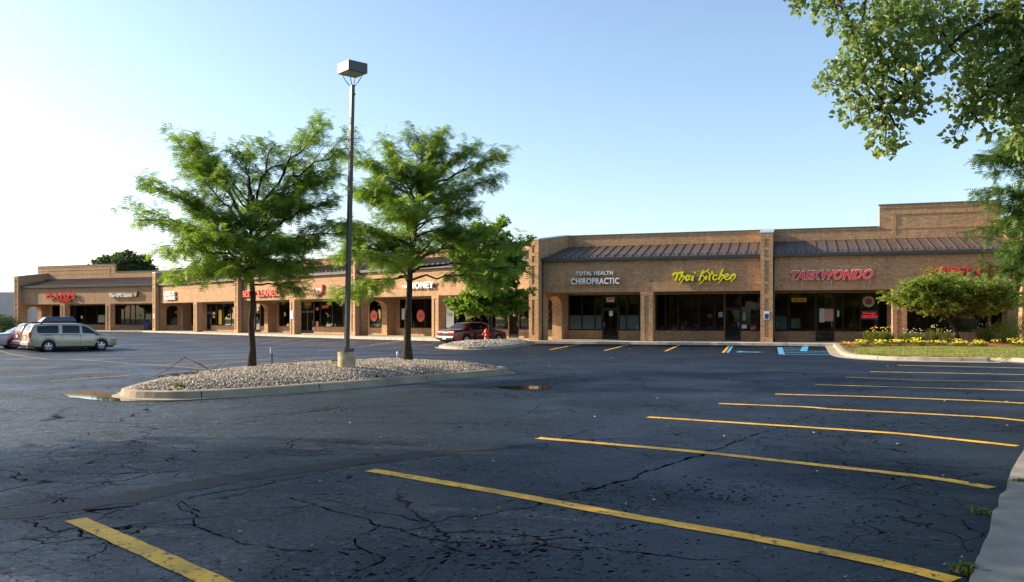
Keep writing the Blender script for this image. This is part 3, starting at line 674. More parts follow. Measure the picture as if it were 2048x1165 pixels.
def disc(S, s, z, r_, t0, t1, mt, nm, par, n=24):
    mb = MB(); vs = [pt(S, s+r_*math.cos(2*math.pi*k/n), t, z+r_*math.sin(2*math.pi*k/n)) for t in (t0, t1) for k in range(n)]
    mb.add(vs, [tuple(range(n)), tuple(range(2*n-1, n-1, -1))]+[(k, (k+1) % n, n+(k+1) % n, n+k) for k in range(n)]); return mb.build(nm, mt, par)
disc('R', 21.25, 2.72, .36, 4.215, 4.23, GR, 'rim', e); disc('R', 21.25, 2.72, .25, 4.2, 4.214, pm('white2', (.5,.5,.5)), 'field', e); disc('R', 21.25, 2.72, .21, 4.19, 4.199, pm('rd', (.42,.08,.06)), 'centre', e)
rnd = random.Random(5)
# frosted lower film in the first windows
for s0, s1 in ((1.4,2.25),(2.35,3.2),(3.3,3.74),(5.0,5.46),(5.56,6.38),(6.48,7.1)):
    o = poster('R', (s0+s1)/2, 1.36, s1-s0, .98, GR, 'frosted_film', 'grey frosted film over the lower half of a glass pane, first bay under white lettering', None, None, 4.33, 'film'); o['group'] = 'frosted films in the first bay'
for k, (s0, s1) in enumerate(((15.5,16.25),(16.5,17.1))):
    poster('R', (s0+s1)/2, 1.3, s1-s0, .85-.2*k, pm('teal%d' % k, ((.18,.30,.33), (.30,.36,.22))[k]), 'window_display', ('pale teal display sheet low in the martial arts window beside the capped pier', 'greenish display sheet low in the martial arts window under the yellow sign')[k], None, None, 4.35, 'display')
potc = [((.50,.50,.46), 'pale'), ((.45,.40,.22), 'straw coloured'), ((.40,.33,.12), 'ochre'), ((.25,.30,.34), 'blue grey'), ((.30,.28,.16), 'olive')]
pr = [(7.95,.12,0,'at the left end'),(8.3,.13,1,'second from the left end'),(8.85,.2,2,'wide one under a leafy plant'),(9.75,.13,3,'left of the largest pot'),(10.35,.22,1,'largest one mid window'),(11.2,.13,0,'below the framed picture'),(11.6,.13,0,'left of the blue paper'),(12.0,.12,0,'next to the restaurant door')]
for s, r_, k, ps in pr:
    e = empty('flower_pot', pt('R', s, 4.6, .8)); tag(e, '%s pot on the restaurant window ledge, %s' % (potc[k][1], ps), 'pot', 'pots in the restaurant window')
    x, y, _ = pt('R', s, 4.6, 0)
    mb = MB(); mb.lathe((x, y, 0), [(r_*.7, .8), (r_, .8+r_*1.7), (r_*1.08, .8+r_*1.7), (r_*1.08, .8+r_*2)], 14); mb.build('pot', mat('pot%d' % k, potc[k][0], .5), e)
    mb = MB()
    for j in range(26):
        a = rnd.uniform(0, 6.28); l = rnd.uniform(.15, .5); u = Vector((math.cos(a)*.6, math.sin(a)*.6, 1)).normalized()*l; p = Vector((x, y, .8+r_*1.9)); d = Vector((-math.sin(a), math.cos(a), 0))*.02
        mb.add([p-d, p+d, p+u], [(0,1,2)])
    mb.build('leaves', M['darkleaf'], e, fixn=False)
mb = MB(); fb(mb, 'R', 7.6, 12.2, 4.4, 4.8, .7, .8); o = mb.build('window_ledge', M['floor_in'], B)
# posters along the angled wing
poster('D', 7.9, 1.75, .72, 1.65, Y_, 'tall_poster', 'tall yellow poster in the glass left of the left island tree trunk', None, M['ink'], To)
poster('D', 6.35, 2.2, .6, .3, W_, 'window_notice', 'white notice above an orange one, left of the tall yellow poster', None, None, To, 'notice')
poster('D', 6.35, 1.78, .6, .28, PK, 'window_notice', 'orange notice under a white one, left of the tall yellow poster', None, None, To, 'notice')
poster('D', 21.9, 2.05, .22, .4, W_, 'window_notice', 'small white notice in the dark glass right of the cleaners arch', None, None, To, 'notice')
poster('D', 26.3, 3.05, 1.1, .34, pm('neonr', (.60,.05,.05)), 'red_panel', 'red panel above the double doors of the angled wing', None, W_, To, 'sign')
poster('D', 29.3, 2.75, 1.1, .28, pm('neonr2', (.62,.06,.05)), 'red_panel', 'small red panel in the glass right of the double doors', None, W_, To, 'sign')
poster('D', 27.9, 2.55, .4, .28, pm('pnk', (.62,.14,.2)), 'pink_sign', 'tiny pink panel just right of the double doors', None, None, To, 'sign')
poster('D', 27.9, 1.05, .42, .55, pm('orn', (.60,.2,.12)), 'orange_notice', 'small orange notice low beside the double doors', None, None, To, 'notice')
poster('D', 41.6, 2.0, .9, .95, pm('wh3', (.62,.64,.64)), 'window_notice', 'pale grey square notice beside the right island tree trunk', None, None, To, 'notice')
poster('D', 39.0, 1.05, .55, .95, pm('or2', (.62,.42,.22)), 'magazine_poster', 'orange framed poster seen low through the arch left of the right trunk', None, M['ink'], To)
for s, lb in ((37.15, 'orange oval emblem in the glass seen through the arch left of the right trunk'), (43.75, 'orange oval emblem in the glass right of the right tree trunk')):
    e = empty('oval_emblem', pt('D', s, 4.2, 1.85)); tag(e, lb, 'emblem')
    disc('D', s, 1.85, .52, 4.21, 4.23, M['orange'], 'disc', e); place_text('lettering', 'D', s-.36, 4.2, 1.7, stroke_text('AAA', .3, .004, .01), M['inkred'], e, (.72, .3))
poster('D', 47.5, 1.75, .95, 1.75, W_, 'price_poster', 'tall white price poster behind the roof of the maroon sedan', [("'16", 0, .2, .55, .3)], None, To)
poster('D', 57.3, 1.85, .85, 1.9, W_, 'price_poster', 'tall white price poster seen through the arch of the corner pier', [('9', .1, .1, .25, .3)], None, To)
poster('D', 54.85, 1.95, .3, .3, W_, 'door_emblem', 'white round number on the door right of the small tree', None, None, To, 'sign')
poster('P', 6.6, 1.75, .3, .35, W_, 'window_notice', 'small white notice in the dark glass above the minivan hood', None, None, To, 'notice')
poster('P', 10.1, 1.55, 1.2, .95, pm('gr', (.42,.46,.34)), 'window_notice', 'greenish square notice in the far left glass beside a pier', None, None, To, 'notice')
poster('P', 16.4, 2.0, .5, .35, BL, 'window_notice', 'pale blue notice in the glass left of the far door', None, None, To, 'notice')
# notices on piers
def pier_box(S, s, z, w_, h, mt, nm, lb, txt=None, tm=None):
    e = poster(S, s, z, w_, h, mt, nm, lb, txt, tm, -.065, 'sign'); return e
pier_box('R', 15.04, 1.83, .32, .52, W_, 'pier_notice', 'small white and navy notice box on the tall capped brick pier')
e = bpy.data.objects['pier_notice']; mb = MB(); fb(mb, 'R', 14.92, 15.16, -.075, -.066, 1.62, 1.92); mb.build('navy_panel', pm('navy', (.02,.03,.16)), e)
pier_box('D', 30.3, 1.95, .4, .75, W_, 'pier_notice', 'white notice on the low pier left of the double doors', None)
pier_box('D', 0.0, 1.9, .3, .5, W_, 'pier_notice', 'white notice on the tall pier at the far bend of the building', None)
# small things on the walk
e = empty('ash_stand', pt('R', 6.67, 2.2, .15)); tag(e, 'slim grey ash stand on the walk beside the first low pier', 'ash stand')
x, y, _ = pt('R', 6.67, 2.2, 0); mb = MB(); mb.lathe((x, y, 0), [(.14,.15),(.14,.18),(.03,.2),(.028,.95),(.09,1.0),(.1,1.08),(.02,1.14)], 12); mb.build('stand', M['coping'], e)
e = empty('mailbox', pt('P', 19.4, 2.6, .15)); tag(e, 'blue collection box in the arcade near the far bend', 'mailbox')
x, y, _ = pt('P', 19.4, 2.6, 0); mb = MB(); mb.cbox((x, y, .75), (.5, .5, .9), .4); mb.lathe((x, y, 1.2), [(.25,0),(.24,.12),(.15,.22),(0.01,.26)], 12); mb.cbox((x-.15,y,.22),(.06,.4,.16),.4); mb.cbox((x+.15,y,.22),(.06,.4,.16),.4)
mb.build('box', mat('mail_blue', (.02,.04,.22), .4), e)
e = empty('trash_bin', pt('R', 22.05, 2.8, .15)); tag(e, 'dark round litter bin in the arcade behind the daylilies', 'litter bin')
x, y, _ = pt('R', 22.05, 2.8, 0); mb = MB(); mb.lathe((x, y, 0), [(.24,.15),(.28,.9),(.3,.92),(.3,.98),(.2,1.1),(.1,1.12)], 16); mb.build('bin', M['black'], e)
mb = MB()
for s, z0 in ((18.85, 3.9), (21.0, 3.95)): mb.tube([pt('R', s, .42, z0+.12), pt('R', s-.04, .44, z0-.3)], .025, 5)
o = mb.build('sign_conduit', M['cap']); v0 = Vector(pt('R', 19, .45, 3.9)); o.data.transform(Matrix.Translation(-v0)); o.location = v0; tag(o, 'pair of thin pale conduits below the slanted red lettering', 'conduit')

# ---------------------------------------------------------------- kerbed islands
def inset(poly, d):
    n = len(poly); out = []
    for i in range(n):
        a, b, c = Vector(poly[i-1]), Vector(poly[i]), Vector(poly[(i+1) % n])
        e1 = (b-a).normalized(); e2 = (c-b).normalized(); n1 = Vector((-e1.y, e1.x)); n2 = Vector((-e2.y, e2.x))
        k = (n1+n2); k = k/max(.4, k.length_squared)*2 if k.length > 0 else n1
        out.append((b.x+k.x*d, b.y+k.y*d))
    return out
def smooth_poly(poly, it=2):
    for _ in range(it):
        q = []
        for a, b in zip(poly, poly[1:]+poly[:1]): q += [(a[0]*.75+b[0]*.25, a[1]*.75+b[1]*.25), (a[0]*.25+b[0]*.75, a[1]*.25+b[1]*.75)]
        poly = q
    return poly
def curb_ring(name, poly, h, wd, parent=None, closed=True, zb=gz, pan=.22):
    n = len(poly); i2 = inset(poly, wd); i1 = inset(poly, .03); o1 = inset(poly, -pan)
    mb = MB(); vs = []
    for k in range(n):
        z = zb(*poly[k])
        vs += [(o1[k][0], o1[k][1], z+.006), (poly[k][0], poly[k][1], z+.02), (i1[k][0], i1[k][1], z+h-.02), (i1[k][0]*.7+i2[k][0]*.3, i1[k][1]*.7+i2[k][1]*.3, z+h), (i2[k][0], i2[k][1], z+h), (i2[k][0], i2[k][1], z-.05)]
    fs = []
    for k in range(n if closed else n-1):
        k2 = (k+1) % n
        for j in range(5): fs.append((k*6+j, k2*6+j, k2*6+j+1, k*6+j+1))
    mb.add(vs, fs); o = mb.build(name, M['curb'], parent, fixn=False)
    # joints
    mj = MB(); acc = 0
    for k in range(n if closed else n-1):
        p, q = Vector(poly[k]), Vector(poly[(k+1) % n]); acc += (q-p).length
        if acc > 2.9:
            acc = 0; d = (q-p).normalized()*.012; z = zb(*poly[k]); A, Bq = Vector(i1[k]), Vector(i2[k]); O_ = Vector(poly[k])
            for (u, zu), (v, zv) in (((O_, z+.018), (A, z+h-.018)), ((A, z+h-.015), (Bq, z+h+.003))):
                uo = u+(O_-Bq).normalized()*.004; vo = v+(O_-Bq).normalized()*.004
                mj.quad((uo.x-d.x, uo.y-d.y, zu), (uo.x+d.x, uo.y+d.y, zu), (vo.x+d.x, vo.y+d.y, zv), (vo.x-d.x, vo.y-d.y, zv))
    if mj.v: mj.build('expansion_joint', M['joint'], o, fixn=False)
    return o, i2
def inside(p, poly):
    x, y = p; c = False; n = len(poly)
    for i in range(n):
        (x1, y1), (x2, y2) = poly[i], poly[i-1]
        if (y1 > y) != (y2 > y) and x < (x2-x1)*(y-y1)/(y2-y1)+x1: c = not c
    return c
def edist(p, poly):
    P_ = Vector(p); m = 1e9
    for a, b in zip(poly, poly[1:]+poly[:1]):
        a, b = Vector(a), Vector(b); ab = b-a; t = max(0, min(1, (P_-a).dot(ab)/max(1e-9, ab.length_squared))); m = min(m, (P_-(a+ab*t)).length)
    return m
def mound(poly, h0, h1, reach):
    return lambda x, y: gz(x, y)+h0+h1*(1-math.exp(-edist((x, y), poly)/reach))+.03*noise.noise(Vector((x*1.3, y*1.3, 0)))
def fill(name, poly, zf, mt, step=.25, kind='structure'):
    xs = [p[0] for p in poly]; ys = [p[1] for p in poly]
    bm = bmesh.new(); nx = int((max(xs)-min(xs))/step)+1; ny = int((max(ys)-min(ys))/step)+1; g = {}
    for j in range(ny+1):
        for i in range(nx+1):
            x, y = min(xs)+i*step, min(ys)+j*step
            if inside((x, y), poly): g[i, j] = bm.verts.new((x, y, zf(x, y)))
    for (i, j) in list(g):
        if all(k in g for k in ((i+1, j), (i, j+1), (i+1, j+1))): bm.faces.new((g[i, j], g[i+1, j], g[i+1, j+1], g[i, j+1]))
    # skirt to the outline
    me = bpy.data.meshes.new(name); bm.to_mesh(me); bm.free(); me.materials.append(mt)
    o = bpy.data.objects.new(name, me); C.objects.link(o); o['kind'] = kind
    fl = MB(); fl.add([(p[0], p[1], zf(*p)-.03) for p in poly], [tuple(range(len(poly)))]); fl.build(name+'_base', mt, o, fixn=False)
    return o
def stone_mat():
    m = bpy.data.materials.new('river_stone'); m.use_nodes = True; t = m.node_tree; b = t.nodes['Principled BSDF']
    g = N(t, 'ShaderNodeNewGeometry')
    c = ramp(t, g.outputs['Random Per Island'], [(0, (.13,.11,.09)), (.25, (.32,.27,.21)), (.5, (.54,.47,.38)), (.7, (.19,.17,.15)), (.85, (.72,.66,.57)), (1, (.38,.25,.17))])
    t.links.new(c, b.inputs['Base Color']); b.inputs['Roughness'].default_value = .7; return m
M['stone'] = stone_mat(); M['stonebed'] = mat('stone_bed', (.16,.13,.10), .95, var=.4, vscale=20, bump=1, bscale=30)
def stones(name, poly, zf, n, lo, hi, label, seed=0):
    rnd = np.random.RandomState(seed); xs = [p[0] for p in poly]; ys = [p[1] for p in poly]; pts = []
    while len(pts) < n:
        x, y = rnd.uniform(min(xs), max(xs)), rnd.uniform(min(ys), max(ys))
        if inside((x, y), poly): pts.append((x, y, zf(x, y)))
    base = np.array([(1,0,0),(0,1,0),(-1,0,0),(0,-1,0),(0,0,1),(0,0,-1)], float)
    tri = [(0,1,4),(1,2,4),(2,3,4),(3,0,4),(1,0,5),(2,1,5),(3,2,5),(0,3,5)]
    V = np.empty((n, 6, 3)); P_ = np.array(pts)
    for i in range(n):
        s = rnd.uniform(lo, hi); q = base*[s, s*rnd.uniform(.6, .95), s*rnd.uniform(.45, .7)]*rnd.uniform(.8, 1.2, (6, 1))
        a = rnd.uniform(0, 6.28); b = rnd.uniform(-.5, .5); ca, sa, cb, sb = math.cos(a), math.sin(a), math.cos(b), math.sin(b)
        q = q @ np.array([[ca, sa, 0], [-sa, ca, 0], [0, 0, 1]]) @ np.array([[1, 0, 0], [0, cb, sb], [0, -sb, cb]])
        V[i] = q+P_[i]+[0, 0, s*rnd.uniform(.0, .6)]
    F = (np.array(tri)[None]+6*np.arange(n)[:, None, None]).reshape(-1, 3)
    me = bpy.data.meshes.new(name); me.from_pydata(V.reshape(-1, 3).tolist(), [], F.tolist()); me.materials.append(M['stone'])
    me.polygons.foreach_set('use_smooth', [True]*len(me.polygons))
    o = bpy.data.objects.new(name, me); C.objects.link(o); tag(o, label, 'gravel', None, 'stuff'); return o
I1 = smooth_poly([(-8.6,18.9),(-8.4,18.05),(-7.75,17.5),(-6.7,17.45),(-5.1,18.7),(-3.3,21.0),(-1.6,23.3),(-.2,25.2),(-.05,26.1),(-.8,27.1),(-3.3,29.6),(-4.6,29.8),(-7.9,26.2),(-9.0,22.5),(-8.8,20.3)])
I2 = smooth_poly([(-4.3,48.6),(-3.7,46.3),(-2.5,44.9),(-1.1,45.4),(-.1,48),(.9,52),(1.4,54.6),(1.5,55.2),(.2,55.2),(-1.0,53.6),(-2.6,51.8),(-3.9,50.2)])
c1, in1 = curb_ring('island_kerb', I1, .17, .2); c1['kind'] = 'structure'
c2, in2 = curb_ring('island_kerb', I2, .16, .2); c2['kind'] = 'structure'
z1 = mound(in1, .13, .25, .8); z2 = mound(in2, .12, .28, .8)
fill('island_soil', in1, z1, M['stonebed']); fill('island_soil', in2, z2, M['stonebed'])
stones('gravel', in1, z1, 42000, .014, .036, 'loose mixed river stones heaped on the near kerbed island', 1)
stones('gravel', in2, z2, 7000, .03, .06, 'pale river stones on the small far island around the red hydrant', 2)
# ---------------------------------------------------------------- right lawn, bed and foreground walk
LW = [(19.6,52.0),(16.6,43.5),(14.45,37.2),(14.15,35.2),(14.6,33.7),(15.9,32.7),(19.2,31.75),(26,30.0),(40,26.3),(46,43.0)]
LWs = smooth_poly(LW[1:7], 2)
LW = [LW[0]]+LWs[1:-2]+LW[6:]
ck, inl = curb_ring('lawn_kerb', LW, .16, .3, pan=.45); ck['kind'] = 'structure'
def grass_mat():
    m = bpy.data.materials.new('lawn'); m.use_nodes = True; t = m.node_tree; b = t.nodes['Principled BSDF']; P = N(t, 'ShaderNodeTexCoord').outputs['Object']
    c = ramp(t, noise_n(t, P, .9, 6, .65), [(.3, (.13,.15,.035)), (.5, (.17,.20,.04)), (.7, (.25,.24,.07))])
    c = mixc(t, 1, c, ramp(t, noise_n(t, P, 60, 3, .7), [(.3, .5), (.7, 1.4)]), 'MULTIPLY'); t.links.new(c, b.inputs['Base Color']); b.inputs['Roughness'].default_value = .9
    bp = N(t, 'ShaderNodeBump'); bp.inputs['Strength'].default_value = 1; bp.inputs['Distance'].default_value = .05; t.links.new(noise_n(t, P, 45, 4, .7), bp.inputs['Height']); t.links.new(bp.outputs[0], b.inputs['Normal']); return m
M['lawn'] = grass_mat()
zl = lambda x, y: .15+.10*min(1, max(0, edist((x, y), inl))/3)+.015*noise.noise(Vector((x*.6, y*.6, 0)))
lawn = fill('lawn', inl, zl, M['lawn'], .6)
def blades(name, poly, zf, n, h, mt, label, cat, seed=0, zo=0, wd=.012):
    rnd = np.random.RandomState(seed); xs = [p[0] for p in poly]; ys = [p[1] for p in poly]; V = []; F = []; k = 0
    while k < n:
        x, y = rnd.uniform(min(xs), max(xs)), rnd.uniform(min(ys), max(ys))
        if not inside((x, y), poly): continue
        z = zf(x, y)+zo; a = rnd.uniform(0, 6.28); hh = h*rnd.uniform(.5, 1.3); dx, dy = wd*math.cos(a), wd*math.sin(a); lx, ly = rnd.uniform(-.5, .5, 2)*hh
        V += [(x-dx, y-dy, z-.02), (x+dx, y+dy, z-.02), (x+lx, y+ly, z+hh)]; F.append((3*k, 3*k+1, 3*k+2)); k += 1
    me = bpy.data.meshes.new(name); me.from_pydata(V, [], F); me.materials.append(mt); o = bpy.data.objects.new(name, me); C.objects.link(o); tag(o, label, cat, None, 'stuff'); return o
M['blade'] = leaf_mat('grass_blade', (.14,.17,.035), (.25,.25,.07), .3)
lawnv = [(14.7,36.5),(15.3,34.2),(17,32.9),(30,29.8),(33,40),(17.5,43.0)]
blades('grass', lawnv, zl, 60000, .055, M['blade'], 'short mown grass between the pale kerb and the flower bed', 'grass', 3, 0, .014)
BED = [(17.0,43.3),(17.4,42.6),(20,42.6),(24,41.4),(28,40.3),(34,38.4),(36,44.0),(34.5,46.4),(19.3,51.0)]
M['mulch'] = mat('red_mulch', (.28,.085,.035), .95, var=.5, vscale=14, bump=1.0, bscale=25)
zb = lambda x, y: zl(x, y)+.02+.08*min(1, edist((x, y), BED))
bed = fill('mulch_bed', BED, zb, M['mulch'], .4)
WK = [(2.55,4.6),(2.9,5.39),(3.46,6.21),(4.24,7.43),(5.16,8.8),(6.52,10.81),(8.6,14.0),(12.5,19.8),(15.8,25.0),(18.2,28.2),(20.5,28.6),(18.2,24.2),(14.8,19.0),(10.6,12.9),(8.2,9.3),(6.6,6.6),(5.0,3.2),(2.0,-3),(-1.0,-3),(1.2,1.8)]
rn = random.Random(9)
WK2 = []
for i, (a, b) in enumerate(zip(WK[:9], WK[1:10])):
    n = 6 if i < 6 else 2
    for k in range(n): WK2.append((a[0]+(b[0]-a[0])*k/n+rn.uniform(-.02, .02), a[1]+(b[1]-a[1])*k/n+rn.uniform(-.015, .015)))
mb = MB(); pl = WK2+WK[9:]; n = len(pl)
mb.add([(x, y, .035) for x, y in pl]+[(x, y, -.05) for x, y in pl], [tuple(range(n-1, -1, -1))]+[(i, (i+1) % n, n+(i+1) % n, n+i) for i in range(n)])
wk = mb.build('concrete_path', M['walk']); wk['kind'] = 'structure'
zg = lambda x, y: .03+.02*noise.noise(Vector((x, y, 0)))
verge = [(5.2,3.0),(6.7,6.4),(8.3,9.1),(10.7,12.7),(14.9,18.8),(18.3,24),(20.7,28.7),(60,20),(60,-30),(2.2,-30),(2.2,-3)]
fill('grass_verge', verge, zg, M['lawn'], 1.2)
# weeds along the path edge and on the island
def tuft(name, x, y, z, n, h, mt, label, seed, cat='weed', group=None, spread=.1):
    rnd = random.Random(seed); mb = MB()
    for i in range(n):
        a = rnd.uniform(0, 6.28); r_ = rnd.uniform(0, spread); px, py = r_*math.cos(a), r_*math.sin(a); l = h*rnd.uniform(.5, 1.2); b = rnd.uniform(0, 6.28); o_ = rnd.uniform(.2, .9)*l; w_ = rnd.uniform(.006, .016)
        d = Vector((-math.sin(b), math.cos(b), 0))*w_; p = Vector((px, py, 0)); m_ = p+Vector((math.cos(b)*o_*.4, math.sin(b)*o_*.4, l*.7)); e_ = p+Vector((math.cos(b)*o_, math.sin(b)*o_, l*.75))
        mb.add([p-d, p+d, m_+d, m_-d, e_], [(0,1,2,3), (3,2,4)])
    o = mb.build(name, mt, fixn=False, loc=(x, y, z)); tag(o, label, cat, group); return o
tuft('weed', 5.1, 8.55, 0, 50, .07, M['hedge'], 'weed tuft in the pavement edge, farthest one along the concrete path', 1, group='weeds along the path edge')
tuft('weed', 4.05, 7.3, 0, 30, .05, M['hedge'], 'tiny weed tuft midway along the concrete path edge', 2, group='weeds along the path edge')
tuft('weed', 3.0, 5.6, 0, 60, .07, M['hedge'], 'weed tuft at the near end of the concrete path edge', 3, group='weeds along the path edge')
tuft('weed', -7.1, 18.1, z1(-7.1, 18.1), 60, .1, M['hedge'], 'yellow green weed near the rounded tip of the gravel island', 4)
tuft('weed', -5.2, 24.8, z1(-5.2, 24.8), 60, .12, M['hedge'], 'green weed on the gravel between left tree and lamp base', 5)

# ---------------------------------------------------------------- flowers, shrubs
M['petal_y'] = mat('yellow_petals', (.80,.66,.03), .6); M['petal_o'] = mat('orange_petals', (.80,.50,.03), .6); M['petal_p'] = mat('pale_petals', (.72,.60,.66), .6)
def flower_clump(name, h, w_, nl, nf, petal, leafm, seed, spike=False, fs=.03):
    rnd = random.Random(seed); root = empty(name); mb = MB(); fl = MB()
    for i in range(nl):
        a = rnd.uniform(0, 6.28); r_ = w_*math.sqrt(rnd.random())*.5; b = rnd.uniform(0, 6.28); l = h*rnd.uniform(.4, .95); p = Vector((r_*math.cos(a), r_*math.sin(a), 0)); d = Vector((-math.sin(b), math.cos(b), 0))*.015
        if spike: m_ = p+Vector((math.cos(b)*l*.35, math.sin(b)*l*.35, l*.85)); e_ = p+Vector((math.cos(b)*l*.8, math.sin(b)*l*.8, l*.7))
        else: p.z = l*.6; m_ = p+Vector((math.cos(b)*.04, math.sin(b)*.04, .03)); e_ = p+Vector((math.cos(b)*.08, math.sin(b)*.08, .01))
        mb.add([p-d, p+d, m_+d, m_-d, e_], [(0,1,2,3), (3,2,4)])
    for i in range(nf):
        a = rnd.uniform(0, 6.28); r_ = w_*math.sqrt(rnd.random())*.5; x, y, z = r_*math.cos(a), r_*math.sin(a), h*rnd.uniform(.75, 1.15)
        fl.lathe((x, y, z), [(fs*.3, -fs*.5), (fs, 0), (fs*.9, fs*.4), (fs*.3, fs*.6)], 7)
        mb.add([(x-.005, y, 0), (x+.005, y, 0), (x, y, z)], [(0,1,2)])
    mb.build('foliage', leafm, root, fixn=False); fl.build('blooms', petal, root, fixn=False)
    return root
protos = [flower_clump('marigold', .26, .62, 170, 17+3*k, M['petal_y'], M['hedge'], 20+k, fs=.034) for k in range(3)]
mb_i = 0; rnd = random.Random(4)
for k in range(46):
    u = k/45; x = 17.3+u*13.2; y = 43.2-(x-17.3)*.235+rnd.uniform(-.25, .35)+(.9 if k % 3 == 0 else 0)
    if 23.2 < x < 24.1 and y < 42.6: continue
    src = protos[k % 3]; o = src if k < 3 else copy_tree(src)
    o.location = (x, y, zb(x, y)-.02); o.rotation_euler[2] = rnd.uniform(0, 6); s_ = rnd.uniform(.75, 1.15); o.scale = (s_, s_, s_)
    tag(o, 'low clump of yellow flowers in the row edging the mulch bed', 'flower', 'yellow flower clumps along the bed')
d1 = flower_clump('daylily', .80, 1.3, 520, 22, M['petal_o'], M['hedge'], 31, True, .042); d1.location = (19.9, 46.0, zb(19.9, 46)); tag(d1, 'broad daylily clump with orange and yellow blooms at the left of the bed', 'flower')
d2 = flower_clump('daylily', .66, 1.2, 420, 16, M['petal_p'], M['hedge'], 32, True, .035); d2.location = (21.4, 45.4, zb(21.4, 45)); tag(d2, 'strap leaved clump with pale pink blooms beside the orange daylilies', 'flower')
for k, (x, y, h, lb) in enumerate(((22.6,45.4,1.0,'tall pale pink flower spike at the brick pier'), (23.1,45.0,.75,'shorter pale flower spike right of the tall one'), (25.2,45.3,1.0,'pink flower heads just right of the small tree trunk'))):
    o = flower_clump('flower_spike', h, .35 if k < 2 else .8, 60 if k < 2 else 160, 9 if k < 2 else 12, M['petal_p'], M['hedge'], 40+k, True, .035); o.location = (x, y, zb(x, y)); tag(o, lb, 'flower')
def leaf_cloud(P_, D_, Nn, L, W, mt, name, parent, kind='simple', seed=0):
    """P_ base points, D_ directions, Nn approximate normals; arrays."""
    n = len(P_); D_ = D_/np.linalg.norm(D_, axis=1, keepdims=True); S_ = np.cross(Nn, D_); S_ /= np.maximum(1e-6, np.linalg.norm(S_, axis=1, keepdims=True)); Nn = np.cross(D_, S_)
    if kind == 'simple':
        T_ = [(0,0,0),(.45,.5,.06),(1,0,0),(.45,-.5,.06)]; tri = [(0,1,2),(0,2,3)]
    elif kind == 'broad':
        T_ = [(0,0,0),(.15,.5,.05),(.55,.38,.08),(1,0,-.05),(.55,-.38,.08),(.15,-.5,.05)]; tri = [(0,1,2,3),(0,3,4,5)]
    else:   # pinnate: drooping rachis with leaflets
        T_ = []; tri = []; K = kind
        for k in range(K):
            u = .10+.9*k/K; z = -.34*u*u
            for sg in (1, -1):
                b = len(T_); wv = .5*(1-.45*abs(u-.45)); T_ += [(u, 0, z), (u+.10, sg*wv, z-.10), (u+.14, sg*.04, z-.03)]; tri.append((b, b+1, b+2))
        b = len(T_); T_ += [(0, .012, 0), (0, -.012, 0), (.95, 0, -.33)]; tri.append((b, b+1, b+2))
    T_ = np.array(T_, float); m = len(T_)
    V = P_[:, None]+L[:, None, None]*(T_[None, :, 0:1]*D_[:, None]+T_[None, :, 2:3]*Nn[:, None])+W[:, None, None]*T_[None, :, 1:2]*S_[:, None]
    k = len(tri[0]); F = (np.array(tri)[None]+m*np.arange(n)[:, None, None]).reshape(-1, k)
    me = bpy.data.meshes.new(name); me.vertices.add(n*m); me.vertices.foreach_set('co', V.reshape(-1).astype(np.float32))
    nf = len(F); me.loops.add(nf*k); me.loops.foreach_set('vertex_index', F.reshape(-1).astype(np.int32)); me.polygons.add(nf)
    me.polygons.foreach_set('loop_start', np.arange(nf, dtype=np.int32)*k); me.polygons.foreach_set('loop_total', np.full(nf, k, dtype=np.int32))
    me.update(calc_edges=True); me.materials.append(mt)
    o = bpy.data.objects.new(name, me); C.objects.link(o); o.parent = parent; return o
def rand_unit(rs, n): v = rs.normal(size=(n, 3)); return v/np.linalg.norm(v, axis=1, keepdims=True)
def blob_points(rs, blobs, dens):
    """points spread near the skins of ellipsoidal clumps, grouped into twig clusters. blobs: (x,y,z,rx,ry,rz)"""
    out = []; nrm = []
    for b in blobs:
        c = np.array(b[:3]); r = np.array(b[3:6]); n = max(6, int(dens*r[0]*r[2]*4))
        u = rand_unit(rs, n)*(rs.uniform(.35, 1.08, (n, 1))**.6); out.append(c+u*r); nrm.append(u)
    return np.concatenate(out), np.concatenate(nrm)
def shrub(loc, w_, h, n, mt, label, seed, lsz=.06, cat='shrub', group=None, d_=None):
    root = empty('shrub', loc); rs = np.random.RandomState(seed); blobs = []
    for k in range(16):
        a = rs.uniform(0, 6.28); r_ = rs.uniform(0, .33)*w_; blobs.append((r_*math.cos(a), r_*math.sin(a)*(d_ or 1), h*rs.uniform(.25, .72), w_*.22, w_*.22, h*.28))
    P_, U = blob_points(rs, blobs, n/16/(w_*.22*h*.28*4)); D_ = U+rand_unit(rs, len(P_))*.8; Nn = U+rand_unit(rs, len(P_))*.6+[0, 0, .5]
    leaf_cloud(P_, D_, Nn, rs.uniform(.7, 1.3, len(P_))*lsz, rs.uniform(.7, 1.2, len(P_))*lsz*.6, mt, 'foliage', root)
    mb = MB()
    for k in range(9):
        a = rs.uniform(0, 6.28); mb.tube([(0, 0, 0), (w_*.15*math.cos(a), w_*.15*math.sin(a), h*.35), (w_*.33*math.cos(a), w_*.33*math.sin(a), h*.7)], [.025, .015, .006], 5)
    st = mb.build('stems', M['bark']); st.parent = root; tag(root, label, cat, group); return root
shrub((26.3,44.6,.25), 2.8, 1.7, 6500, M['crab'], 'rounded olive green shrub right of the small crabapple trunk', 1)
shrub((28.9,43.9,.25), 2.6, 1.5, 6500, M['darkleaf'], 'dark green shrub in the red mulch at the right edge', 2)
shrub((31.4,43.2,.25), 2.4, 1.5, 5000, M['darkleaf'], 'dark shrub partly past the right edge of the bed', 3)
shrub((25.4,43.6,.25), .9, .6, 1500, M['hedge'], 'small bright green plant at the foot of the crabapple', 4, .07, 'plant')
shrub((-50.3,83.5,.0), 5, 2.2, 5000, M['darkleaf'], 'dark rounded bush beside the far left brick pier', 5, .13)
